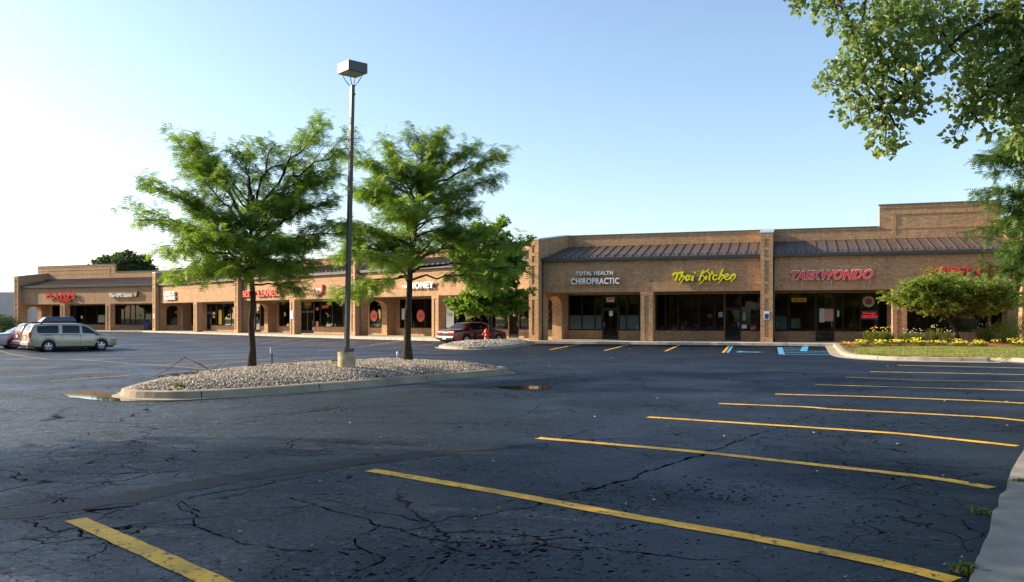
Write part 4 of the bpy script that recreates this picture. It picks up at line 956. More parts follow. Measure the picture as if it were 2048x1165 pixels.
shrub((-51.0,79.0,.0), 7, 1.45, 7000, M['hedge'], 'clipped yellow green hedge at the far left edge', 6, .12, 'hedge')

# ---------------------------------------------------------------- trees
def bez(a, b, rs, up=.35, n=9, wob_=.05):
    a = np.array(a, float); b = np.array(b, float); L = np.linalg.norm(b-a); c = a+(b-a)*.45+np.array([0, 0, up*L])
    t = np.linspace(0, 1, n)[:, None]; p = (1-t)**2*a+2*t*(1-t)*c+t*t*b
    w_ = rs.normal(size=(n, 3))*wob_*L*.35; w_[0] = 0; w_[-1] = 0; return p+w_
def sprays(rs, mb, limb, r0, acc, sec=6, twl=.75, leafstep=.06, droop=.25, start=.4, flat=.35, tw=5):
    """secondary branches and twigs along a limb; acc collects leaf bases and directions"""
    m = len(limb); Ld = limb[-1]-limb[0]; LL = np.linalg.norm(Ld)
    def at(pl, f): x = f*(len(pl)-1); i = min(int(x), len(pl)-2); return pl[i]+(pl[i+1]-pl[i])*(x-i)
    secs = [(limb, r0, start)]
    for k in range(sec):
        f = start+(.97-start)*(k+rs.uniform(.1, .9))/sec; p = at(limb, f); d = Ld/LL; s_ = np.cross(d, [0, 0, 1]); s_ = s_/max(1e-6, np.linalg.norm(s_))*(1 if k % 2 else -1)
        dd = d*rs.uniform(.35, .9)+s_*rs.uniform(.5, 1.1)+np.array([0, 0, rs.uniform(-.1, flat)]); dd /= np.linalg.norm(dd)
        l = LL*.5*(1.15-f)*rs.uniform(.6, 1.25)+.4; q = bez(p, p+dd*l+np.array([0, 0, -droop*l*.4]), rs, .12, 6); r1 = r0*.45*(1.1-f)+.006
        mb.tube(q, np.linspace(r1, .005, 6), 4, False); secs.append((q, r1, .12))
    for pl, r_, st in secs:
        l = sum(np.linalg.norm(pl[i+1]-pl[i]) for i in range(len(pl)-1)); nt_ = max(3, int(l*tw))
        for k in range(nt_+1):
            f = st+(1-st)*(k+rs.uniform(0, .8))/(nt_+.8); p = at(pl, min(f, 1)); d = pl[-1]-pl[-2]; d = d/max(1e-6, np.linalg.norm(d))
            r2 = rand_unit(rs, 1)[0]*[1, 1, .45]; dd = d*.8+r2*1.1; dd[2] += .08; dd /= np.linalg.norm(dd); tl = twl*rs.uniform(.45, 1.1)*(1 if f < .9 else .7)
            e_ = p+dd*tl+np.array([0, 0, -droop*tl]); q = bez(p, e_, rs, .1, 4, .02); mb.tube(q, [.005, .004, .003, .002], 3, False)
            n = max(3, int(tl/leafstep))
            for j in range(n):
                g = (j+.6)/n; pp = at(q, g); sd = np.cross(dd, [0, 0, 1])*(1 if j % 2 else -1); ld = dd*.4+sd*rs.uniform(.3, 1.1)+rand_unit(rs, 1)[0]*.6; ld[2] -= rs.uniform(.0, .55); acc.append((pp, ld))
def tree(name, base, trunk, limbs, lm, label, seed, fork=None, leafL=.2, leafW=.11, kind=5, rt=.1, cat='tree', sec=6, twl=.75, step=.06, extra=None, tw=5, droop=.18, group=None, flat=.35):
    """trunk: points relative to base; limbs: (fraction of trunk, tip, radius)"""
    rs = np.random.RandomState(seed); root = empty(name, base); mb = MB(); tr = [np.array(p, float) for p in trunk]; nT = len(tr)
    rr_ = [rt*(1.35 if i == 0 else 1)*(1-.62*i/(nT-1)) for i in range(nT)]; rr_[0] = rt*1.5
    mb.tube(tr, rr_, 10, False); acc = []
    for f, tip, r_ in limbs:
        x = f*(nT-1); i = min(int(x), nT-2); p = tr[i]+(tr[i+1]-tr[i])*(x-i); q = bez(p, tip, rs, .16, 10, .055)
        mb.tube(q, np.linspace(r_, .012, 10)**1.0, 6, False); sprays(rs, mb, q, r_, acc, sec, twl, step, droop, tw=tw, flat=flat)
    t_ = mb.build('trunk', M['bark'], uv=False, fixn=False); t_.parent = root
    P_ = np.array([a[0] for a in acc]); D_ = np.array([a[1] for a in acc]); n = len(P_)
    Nn = rand_unit(rs, n)*.45+[0, 0, 1]
    leaf_cloud(P_, D_, Nn, rs.uniform(.65, 1.2, n)*leafL, rs.uniform(.7, 1.15, n)*leafW, lm, 'crown', root, kind)
    tag(root, label, cat, group); print(name, n); return root
# left island tree
def ring_limbs(rs, n, z0, z1, r0, r1, f0, f1, rad=.035):
    out = []
    for k in range(n):
        a = 2*math.pi*(k+rs.uniform(-.3, .3))/n; u = rs.uniform(0, 1); r_ = r0+(r1-r0)*u; z = z0+(z1-z0)*rs.uniform(0, 1); out.append((f0+(f1-f0)*(z-z0)/max(.1, z1-z0), (r_*math.cos(a), r_*math.sin(a), z), rad))
    return out
rs = np.random.RandomState(3)
g1 = z1(-7.15, 23.3)
L1 = [(.62,(-3.35,.3,4.15),.045),(.66,(-2.75,-.5,5.1),.045),(.8,(-2.15,.2,6.35),.05),(.8,(-1.5,-.3,6.3),.04),(.62,(-2.6,.8,3.25),.04),(.55,(-1.9,-.6,2.45),.035),
 (.95,(-.3,.2,6.0),.05),(.9,(.75,-.3,6.15),.05),(.85,(1.95,.2,6.75),.055),(.85,(2.7,.4,6.2),.045),(.7,(2.3,-.4,4.6),.045),(.8,(2.0,.8,5.4),.04),(.62,(2.45,.5,3.85),.045),
 (.55,(1.8,-.5,2.9),.035),(.5,(1.25,.3,2.2),.03),(.55,(1.0,-1.6,3.3),.035),(.6,(-.8,-2.0,3.6),.04),(.6,(-.4,2.2,3.8),.04),(.7,(.6,2.1,4.8),.04),(.75,(-.9,-1.5,5.0),.04),
 (.8,(-.5,1.2,5.5),.04),(.65,(1.2,1.6,3.6),.035),(.52,(-1.2,1.2,2.8),.03),(.68,(-1.6,.2,4.6),.04),(.7,(1.2,-.9,4.5),.035),(.58,(.2,-1.2,2.6),.03)]
tree('honey_locust', (-7.15,23.3,g1-.1), [(0,0,0),(.03,0,.6),(-.02,.02,1.3),(.05,0,2.0),(-.02,0,2.7),(-.05,0,3.4),(.0,.05,4.1),(.05,.05,4.8)], L1+ring_limbs(rs, 19, 2.5, 5.9, .7, 2.3, .55, .95, .03), M['locust'],
     'spreading feathery green tree on the left of the gravel island, dark crooked trunk', 11, rt=.098, sec=8, twl=.42, step=.058, tw=6, leafL=.23, leafW=.25, kind=4)
g2 = z1(-3.26, 26.6)
L2 = [(.95,(1.1,.2,7.2),.045),(.95,(.5,-.3,7.1),.045),(.85,(-.75,.2,6.9),.045),(.85,(-1.6,-.2,6.4),.045),(.75,(-1.75,.4,5.4),.04),(.9,(2.0,.2,6.7),.045),(.9,(3.05,.3,6.55),.04),(.8,(2.8,-.3,5.6),.04),(.75,(2.1,.5,4.8),.04),
 (.65,(-2.1,-.3,4.2),.045),(.6,(-2.3,.4,3.3),.04),(.5,(-2.15,-.2,2.1),.04),(.5,(-1.2,-.8,2.2),.035),(.62,(2.4,.4,4.1),.04),(.58,(3.4,-.3,3.6),.05),(.52,(3.4,.2,2.9),.045),(.48,(2.8,.6,2.5),.035),
 (.7,(.3,-2.0,4.6),.04),(.7,(-.3,2.1,4.8),.04),(.55,(-.8,1.9,3.1),.04),(.8,(.9,1.3,5.8),.04),(.8,(.2,-1.2,6.0),.04),(.65,(-1.2,-1.3,4.0),.035),(.7,(1.6,-.2,4.2),.035)]
tree('honey_locust', (-3.26,26.6,g2-.1), [(0,0,0),(-.02,0,.7),(0,0,1.5),(.05,0,2.3),(.08,0,3.1),(.2,0,4.0),(.3,.05,4.9),(.5,.05,5.8)], L2+ring_limbs(np.random.RandomState(5), 20, 3.2, 6.6, .7, 2.2, .45, .95, .03), M['locust'],
     'tall feathery green tree right of the lamp post on the gravel island', 12, rt=.125, sec=8, twl=.44, step=.06, tw=6, leafL=.24, leafW=.25, kind=4)
rs = np.random.RandomState(8)
L3 = [(.5+.5*k/30, (2.5*math.sin(math.pi*min(1, .25+.75*(1-k/30)))*0.99*math.cos(k*2.4)*(1 if k < 26 else .5), 2.2*math.sin(k*2.4)*(1-k/40), 2.3+5.2*k/30+rs.uniform(-.3, .3)), .03) for k in range(31)]+ring_limbs(rs, 12, 2.4, 6.5, 1.4, 2.6, .3, .9, .03)+ring_limbs(rs, 12, 1.7, 3.2, 1.6, 2.7, .28, .45, .03)
tree('ornamental_tree', (-1.42,53.5,z2(-1.42,53.5)-.1), [(0,0,0),(.02,0,1.0),(0,0,2.0),(.05,0,3.2),(-.1,0,4.6),(0,0,6.4)], L3, M['locust'], 'lighter green tree behind the hydrant on the small far island', 13, leafL=.20, leafW=.14, kind='simple', rt=.1, sec=6, twl=.5, step=.017, tw=7)
# crabapple
L4 = []
rs = np.random.RandomState(14)
for k in range(44):
    u = rs.uniform(-1, 1); x = 4.1*u; a = rs.uniform(-1, 1); y = 2.6*a*math.sqrt(1-u*u*.8); zt = 1.4+rs.uniform(.05, 1)*2.45*math.sqrt(max(.05, 1-u*u*.75)); L4.append((rs.uniform(.6, 1), (x+.15, y, zt), .03))
tree('crabapple_tree', (23.75,45.2,.25), [(0,0,0),(-.05,0,.5),(-.25,0,.95),(-.55,.1,1.35),(-.9,.1,1.6)], [(min(1, l[0]*.7+.2), l[1], l[2]) for l in L4], M['crab'],
     'low broad spreading small leaved tree on the lawn before the right shops', 15, leafL=.12, leafW=.085, kind='simple', rt=.12, sec=7, twl=.42, step=.019, tw=8, flat=.5)
# right edge locust
rs = np.random.RandomState(17)
L5 = [(.55,(-2.9,-.4,4.4),.05),(.6,(-2.75,.3,5.3),.05),(.5,(-2.7,-.2,3.6),.045),(.42,(-2.45,.3,2.75),.045),(.4,(-1.9,-.8,2.2),.04),(.7,(-1.7,-.5,6.4),.045),(.75,(-1.3,.4,7.3),.045),(.9,(-1.0,0,8.6),.045),(1,(.2,0,9.2),.04),(.9,(1.4,.3,8.4),.04),(.45,(-2.0,.9,3.2),.04),(.5,(-1.6,1.4,4.0),.04),(.35,(-1.5,.2,1.9),.03)]+ring_limbs(rs, 14, 2.6, 8, 1.6, 3.0, .45, .95, .045)
tree('honey_locust', (13.35,18.4,.0), [(0,0,0),(.03,0,1.2),(0,0,2.4),(-.05,0,3.8),(0,0,5.4),(.1,0,7.2)], L5, M['locust_dark'], 'feathery green tree at the right edge below the big poplar branches', 18, rt=.15, sec=6, twl=.6, step=.04, kind=5, leafL=.22, leafW=.17, tw=8)
# big poplar at the right: trunk, limbs and hanging leaf clumps
def clump_tree(name, base, trunk, rt, limbs, blobs, dens, lsz, mt, label, seed, kind='broad', hang=.5, extra=None):
    root = empty(name, base); rs = np.random.RandomState(seed); mb = MB(); n = len(trunk); mb.tube(trunk, [rt*(1.3 if i == 0 else 1)*(1-.6*i/(n-1)) for i in range(n)], 12, False)
    ends = []
    for a, b, r_ in limbs:
        q = bez(a, b, rs, .08, 9, .05); mb.tube(q, np.linspace(r_, .02, 9), 7, False); ends += [q[i] for i in range(2, 9)]
    E_ = np.array(ends)
    for b in blobs:
        c = np.array(b[:3]); j = np.argmin(np.linalg.norm(E_-c, axis=1)); q = bez(E_[j], c, rs, .05, 6, .08); mb.tube(q, np.linspace(.022, .006, 6), 4, False)
        for k in range(4): e_ = c+rand_unit(rs, 1)[0]*np.array(b[3:6])*.9; mb.tube(bez(c, e_, rs, .05, 4, .05), [.006, .005, .004, .002], 3, False)
    t_ = mb.build('trunk', M['bark'], uv=False, fixn=False); t_.parent = root
    P_, U = blob_points(rs, blobs, dens); n = len(P_); D_ = rand_unit(rs, n)*.8+U*.5+[0, 0, -hang]; Nn = rand_unit(rs, n)*.9+[-.5, -.35, .35]
    s_ = rs.uniform(.45, 1.3, n)*lsz; leaf_cloud(P_, D_, Nn, s_, s_*rs.uniform(.8, 1.1, n), mt, 'crown', root, kind); tag(root, label, 'tree'); print(name, n); return root
bx_, by_ = 11.8, 12.4
BL = [(3.97,11.7,6.0,.16),(4.5,12.2,6.1,.2),(4.75,12.0,6.2,.24),(4.55,11.8,5.75,.18),(4.62,11.5,5.55,.15),(5.3,12.4,6.1,.25),(5.7,12.6,6.25,.25),(4.9,12,5.5,.22),(5.1,11.7,5.5,.2),(4.75,12,5.25,.24),(4.65,12.4,5.1,.2),
 (5.1,12.2,5.25,.3),(5.4,12,5.4,.3),(5.3,11.6,5.75,.22),(5.7,12.3,5.8,.3),(5.8,12,5.4,.32),(5.4,11.9,5.0,.32),(5.0,12,4.9,.28),(4.9,12.3,4.65,.22),(5.1,12.0,4.55,.2),(5.05,11.8,4.3,.17),(5.15,11.9,4.1,.15),(5.3,12,4.0,.13),(5.45,12.2,4.5,.18),(5.5,12,4.2,.13),(5.75,12.2,4.9,.22),(5.85,12.1,4.6,.15),
 (6.1,12.2,5.9,.3),(6.4,12.6,6.2,.35),(7.0,12.4,6.1,.45),(7.3,11.8,6.0,.5),(6.5,12.2,5.35,.28),(6.7,12,5.0,.3),(6.4,12.2,4.85,.22),(6.45,12,4.5,.18),(6.3,12.1,4.25,.13),(6.6,12.2,4.65,.2),(7.0,12.2,5.25,.42),(7.4,12,5.2,.42),(7.0,12,4.7,.25),(6.85,12.2,4.3,.11),(7.3,12,4.4,.22),(7.6,12.4,4.9,.4),(7.7,12,5.9,.5)]
BL += [(7.0,12.4,5.7,.4),(7.5,12.3,5.6,.45),(7.9,12.2,5.5,.5),(6.6,12.3,5.8,.3),(7.2,12.6,4.9,.35),(7.8,12.4,4.5,.35),(7.6,12.0,4.15,.25),(8.1,12.2,4.9,.45),(5.0,12.2,5.75,.2),(5.55,12.2,6.1,.28),(6.0,12.3,6.2,.3),(5.6,12.1,4.75,.22),(8.0,12.3,6.2,.5)]
BL = [(x, y, z, r_*1.08, r_*1.5, r_*.95) for x, y, z, r_ in BL]
rs = np.random.RandomState(21)
for k in range(70):    # the rest of the crown, above and to the right of the picture
    a = rs.uniform(0, 6.28); r_ = rs.uniform(1.0, 5.2); z = rs.uniform(6.4, 12.5); x = bx_-.6+r_*math.cos(a)*(1.25 if math.cos(a) < 0 else .9); y = by_+r_*math.sin(a)*.8
    if z < 7.2 and x < 6: z += 1.2
    BL.append((x, y, z, .75, .75, .55))
for k in range(14): BL.append((rs.uniform(8.2, 13), rs.uniform(9.5, 14), rs.uniform(4.6, 6.4), .6, .6, .5))
rel = lambda p: (p[0]-bx_, p[1]-by_, p[2])
lim = [((0,0,5.6),rel((7.3,12.2,6.5)),.17),((0,0,6.6),rel((5.6,12.2,6.9)),.12),(rel((8.6,12.2,6.4)),rel((4.5,12,6.3)),.05),(rel((7.6,12.2,6.5)),rel((5.3,12,4.6)),.035),(rel((8.4,12.2,6.3)),rel((6.5,12.1,4.6)),.035),(rel((8.8,12.2,6.2)),rel((7.3,12.1,4.6)),.035),
       ((0,0,7.5),(3,1,10),.12),((0,0,7.5),(-3,2,10.5),.12),((0,0,8),(-1,-3,10.5),.12),((0,0,8),(2,-2.5,9),.1),((0,0,8.5),(0,3,11),.1),((0,0,9),(-4,-1,9.5),.1)]
clump_tree('poplar_tree', (bx_,by_,.03), [(0,0,0),(.05,0,2),(0,.1,4),(.1,0,6),(0,0,8),(-.1,0,10),(0,0,12)], .32, lim, [(x-bx_, y-by_, z, a, b, c_) for x, y, z, a, b, c_ in BL], 620, .078, M['poplar'],
     'huge broad leaved tree whose sunlit branches hang into the upper right corner', 22)
# far tree behind the left roof
rs = np.random.RandomState(31); FB = []
for k in range(34):
    u = rs.uniform(-1, 1); x = 6.2*u; zt = 12.6-3.6*u*u-(1.2 if u > .55 else 0); FB.append((x, rs.uniform(-3, 3), rs.uniform(zt-3.5, zt-.6), 1.15, 1.3, .8))
clump_tree('shade_tree', (-61.5,135,0), [(0,0,0),(0,0,3),(.2,0,6),(0,0,9)], .45, [((0,0,4),(-4,0,9.5),.2),((0,0,5),(4,1,9),.2),((0,0,6),(0,-1,11.5),.2)], FB, 130, .38, M['darkleaf'], 'dark rounded tree rising behind the far left roof', 33, 'simple')
# trees out of the picture: they shade the foreground and stand in the shop glass
rs = np.random.RandomState(41); GB = []
for k in range(40):
    v = rand_unit(rs, 1)[0]; rr2 = rs.uniform(.5, 1); GB.append((v[0]*3.6*rr2, v[1]*3.6*rr2, 8.3+v[2]*4.0*rr2, 1.2, 1.2, .85))
big = clump_tree('street_tree', (-19.5,12.2,0), [(0,0,0),(0,0,3),(.2,0,6),(0,0,9)], .3, [((0,0,4),(-3,0,8.5),.15),((0,0,5),(3,1,8),.15),((0,0,6),(0,-2,11),.15)], GB, 34, .34, M['poplar'], 'broad shade tree along the left side of the parking lot', 42, 'simple')
big['group'] = 'shade trees around the parking lot'
spots = [(-20.5,5.6,1.0),(-19,-1.0,1.05),(-24,-8,1.1),(-16,-14,1.0),(-9,-18,1.1),(-2,-21,1.0),(6,-20,1.1),(-30,0,1.1),(-31,-14,1.2),(-40,-6,1.2),(-42,-24,1.1),(-24,-26,1.2),(-55,-12,1.2),(-10,-32,1.2),(14,-26,1.1),
         (-85,52,1.1),(-88,66,1.2),(-92,80,1.1),(-95,94,1.2),(-84,38,1.1)]
for i, (x, y, s_) in enumerate(spots):
    o = copy_tree(big); o.location = (x, y, 0); o.rotation_euler[2] = i*1.3; o.scale = (s_, s_, s_*.98)
rs = np.random.RandomState(51)
def wood(name, a, b, h, dep, n, label):  # unseen foliage belt, added so the shop glass reflects dark green
    root_ = empty(name, (a[0], a[1], 0)); bl = []
    L = math.dist(a, b)
    for k in range(int(L*1.7)):
        u = rs.uniform(0, 1); bl.append(((b[0]-a[0])*u+rs.uniform(-dep, dep), (b[1]-a[1])*u+rs.uniform(-dep, dep), rs.uniform(.8, h-1), 1.7, 1.7, 1.5))
    P_, U = blob_points(rs, bl, n); m = len(P_); o = leaf_cloud(P_, U+rand_unit(rs, m), U+rand_unit(rs, m)*.6, rs.uniform(.6, 1.0, m), rs.uniform(.4, .7, m), M['darkleaf'], name, None)
    bpy.data.objects.remove(root_); o.location = (a[0], a[1], 0); return tag(o, label, 'added_hedge', None, 'stuff')
wood('added_hedge', (-90,-38), (45,-42), 10, 2.5, 22, 'dark green hedge added out of view behind the lot to darken the window reflections')
wood('added_hedge', (-108,-20), (-104,125), 11, 2.5, 22, 'dark green hedge added out of view at the left to darken the angled wing windows')
# ---------------------------------------------------------------- lamp post
M['lampdark'] = mat('lamp_bronze', (.085,.078,.07), .4); M['lens'] = mat('lamp_lens', (.42,.42,.36), .3)
lx, ly = -4.42, 22.7; lz = z1(lx, ly)
e = empty('lamp_post', (lx, ly, lz-.1)); tag(e, 'tall square parking lot lamp on a round concrete base between the two island trees', 'lamp')
M['basec'] = mat('base_concrete', (.44,.37,.25), .9, var=.4, vscale=5, bump=.5, bscale=25)
mb = MB(); mb.lathe((lx, ly, 0), [(.235, lz-.2), (.235, lz+.40), (.225, lz+.42)], 28, smooth=False); mb.build('concrete_base', M['basec'], e)
mb = MB(); mb.cbox((lx, ly, lz+.47), (.30, .30, .09), .72); mb.build('base_plate', M['lampdark'], e)
mb = MB(); tp = (lx+.155, ly, 7.90); a = .72
q = lambda c, w_, z: [(c[0]+math.cos(a+math.pi/4+k*math.pi/2)*w_*.707, c[1]+math.sin(a+math.pi/4+k*math.pi/2)*w_*.707, z) for k in range(4)]
mb.hexa(q((lx, ly), .112, lz+.5), q(tp, .095, tp[2])); mb.hexa(q((tp[0], tp[1]), .118, 7.63), q(tp, .118, 7.68)); pole = mb.build('pole', M['lampdark'], e)
mb = MB()
for k in range(4):
    an = a+math.pi/4+k*math.pi/2; dx, dy = math.cos(an), math.sin(an)
    mb.tube([(tp[0]+dx*.05, tp[1]+dy*.05, 7.86), (tp[0]+dx*.17, tp[1]+dy*.17, 8.0), (tp[0]+dx*.25, tp[1]+dy*.25, 8.13), (tp[0]+dx*.26, tp[1]+dy*.26, 8.23)], .012, 6)
mb.build('yoke', M['coping'], e)
mb = MB(); H0, H1 = 8.20, 8.47; mb.hexa(q(tp, .58, H0), q(tp, .58, H1)); hd = mb.build('lamp_head', M['lampdark'], e); bevel(hd, .008)
mb = MB(); mb.hexa(q(tp, .48, H0-.02), q(tp, .48, H0-.002)); mb.build('lens', M['lens'], hd)
# small service posts on the island
e = empty('service_post', (-6.95,24.6,z1(-6.95,24.6))); tag(e, 'short grey utility box on a thin post right behind the left tree trunk', 'utility post')
z = z1(-6.95,24.6); mb = MB(); mb.cbox((-6.95,24.6,z+.2), (.035,.035,.5)); mb.build('post', M['coping'], e); mb = MB(); mb.cbox((-6.95,24.6,z+.42), (.11,.08,.17), .4); bevel(mb.build('box', mat('grey_box', (.42,.42,.40), .5), e), .008)
e = empty('service_post', (-3.55,26.3,z1(-3.55,26.3))); tag(e, 'tiny pale riser pipe left of the right island tree trunk', 'utility post')
z = z1(-3.55,26.3); mb = MB(); mb.lathe((-3.55,26.3,0), [(.02,z-.05),(.02,z+.16),(.035,z+.17),(.035,z+.25),(.01,z+.28)], 10); mb.build('pipe', M['white'], e)
# fallen branch on the gravel
M['deadwood'] = mat('dead_wood', (.16,.115,.085), .9, var=.3, vscale=10); M['deadleaf'] = mat('dead_leaf', (.26,.13,.06), .9, var=.4, vscale=8)
bz = z1(-8.1,20.6); e = empty('fallen_branch', (-8.1,20.9,bz)); tag(e, 'bent dead branch with brown leaves lying on the gravel near the island tip', 'branch')
rnd = random.Random(3); mb = MB(); mb.tube([(-8.75,20.3,bz-.05),(-8.35,20.6,bz+.18),(-8.02,20.8,bz+.47)], [.008,.010,.013], 6); mb.tube([(-8.02,20.8,bz+.47),(-7.6,20.9,bz+.25),(-7.3,20.8,bz+.08),(-7.15,20.4,bz+.02)], [.015,.015,.012,.008], 6)
mb.tube([(-7.4,20.85,bz+.14),(-7.2,21,bz+.3),(-7.1,21,bz+.36)], [.012,.01,.004], 5); mb.tube([(-8.5,20.5,bz+.05),(-7.9,20.7,bz+.1),(-7.1,20.9,bz+.05),(-6.5,21,bz+.14)], [.01,.012,.01,.004], 5)
for k in range(26): a_ = rnd.uniform(0, 6.28); x, y = -7.6+rnd.uniform(-.8, .6), 20.8+rnd.uniform(-.3, .3); mb.tube([(x, y, bz), (x+.2*math.cos(a_), y+.2*math.sin(a_), bz+rnd.uniform(.02, .18))], [.005, .002], 3)
mb.build('wood', M['deadwood'], e, uv=False)
mb = MB()
for k in range(260):
    x, y = rnd.gauss(-7.45, .45), rnd.gauss(20.8, .18); v = Vector(rand_unit(np.random.RandomState(k), 1)[0])*.05; u = Vector((v.y, -v.z, v.x)); p = Vector((x, y, bz+abs(rnd.gauss(0, .05)))); mb.add([p-v, p+u*.6, p+v, p-u*.6], [(0,1,2,3)])
mb.build('dead_leaves', M['deadleaf'], e, fixn=False)
# scattered leaves / litter on the asphalt
mb = MB(); rnd = random.Random(12)
for k in range(260):
    D_ = 5+45*rnd.random()**1.6; x = rnd.uniform(-.55, .6)*D_; 
    if inside((x, D_), I1) or inside((x, D_), I2) or inside((x, D_), LW): continue
    a_ = rnd.uniform(0, 6.28); s_ = rnd.uniform(.008, .02)*(1+D_/18); z = gz(x, D_)+.006; p = [(x+s_*math.cos(a_+t_)*k_, D_+s_*math.sin(a_+t_)*k_, z+h_) for t_, k_, h_ in ((0,1,.01),(1.5,.5,.0),(3.1,1,.015),(4.6,.5,.0))]; mb.add(p, [(0,1,2,3)])
M['litter'] = mat('dry_leaf_litter', (.30,.24,.12), .8, var=.5, vscale=3); o = mb.build('leaf_litter', M['litter'], fixn=False); tag(o, 'scattered dry leaves and specks across the asphalt', 'leaf litter', None, 'stuff')
# hydrant
hx, hy = -1.56, 52.0; hz = z2(hx, hy); e = empty('fire_hydrant', (hx, hy, hz)); tag(e, 'red fire hydrant on the small far gravel island beside the maroon sedan', 'hydrant'); M['hyd'] = mat('hydrant_red', (.62,.03,.03), .4)
mb = MB(); mb.lathe((hx, hy, hz), [(.19,0),(.19,.06),(.14,.08),(.14,.52),(.18,.54),(.18,.58),(.155,.6),(.14,.7),(.08,.78),(.04,.8),(.04,.85)], 20); mb.build('barrel', M['hyd'], e)
for sx in (-1, 1): mb = MB(); mb.lathe((hx+sx*.12, hy-.02, hz+.45), [(.07,0),(.07,sx*.06),(.09,sx*.06),(.09,sx*.12),(.03,sx*.13),(.03,sx*.16)], 14, 'x'); mb.build('side_cap', M['hyd'], e)
mb = MB(); mb.lathe((hx, hy-.12, hz+.40), [(.09,0),(.09,-.06),(.115,-.06),(.115,-.13),(.04,-.14),(.04,-.17)], 14, 'y'); mb.build('front_cap', M['hyd'], e)
# left background building
M['cream'] = mat('cream_wall', (.62,.60,.54), .8, var=.08, vscale=1); M['bluem'] = mat('blue_metal', (.06,.12,.30), .45)
e = empty('pale_building', (-76,126,0)); tag(e, 'pale building with blue metal roof and blue awning at the far left edge', 'building')
mb = MB(); mb.box(-74.3,-64,124,140,0,5.2); mb.box(-74.6,-71.9,123.6,124,0,5.4); mb.build('wall', M['cream'], e)
mb = MB(); mb.box(-95,-74.3,127,140,0,4.1); mb.box(-95,-74.3,126.7,127,3.2,3.45); mb.build('wall', M['cream'], e)
mb = MB(); mb.hexa([(-96,126,4.1),(-74.7,126,4.1),(-74.7,141,4.1),(-96,141,4.1)], [(-93,130,5.6),(-76,130,5.6),(-76,137,5.6),(-93,137,5.6)]); mb.build('roof', M['bluem'], e)
mb = MB(); mb.hexa([(-96,122.5,1.9),(-74,122.5,1.9),(-74,127,1.9),(-96,127,1.9)], [(-94,125,3.1),(-76,125,3.1),(-76,127,3.1),(-94,127,3.1)]); mb.build('awning', M['bluem'], e)
mb = MB(); mb.box(-80,-76,126.9,126.99,3.5,4.0); mb.build('window', M['frame'], e)
mb = MB()
for x in (-89,-82,-75): mb.box(x-.1,x+.1,122.7,122.9,0,1.9)
mb.build('post', M['bluem'], e)
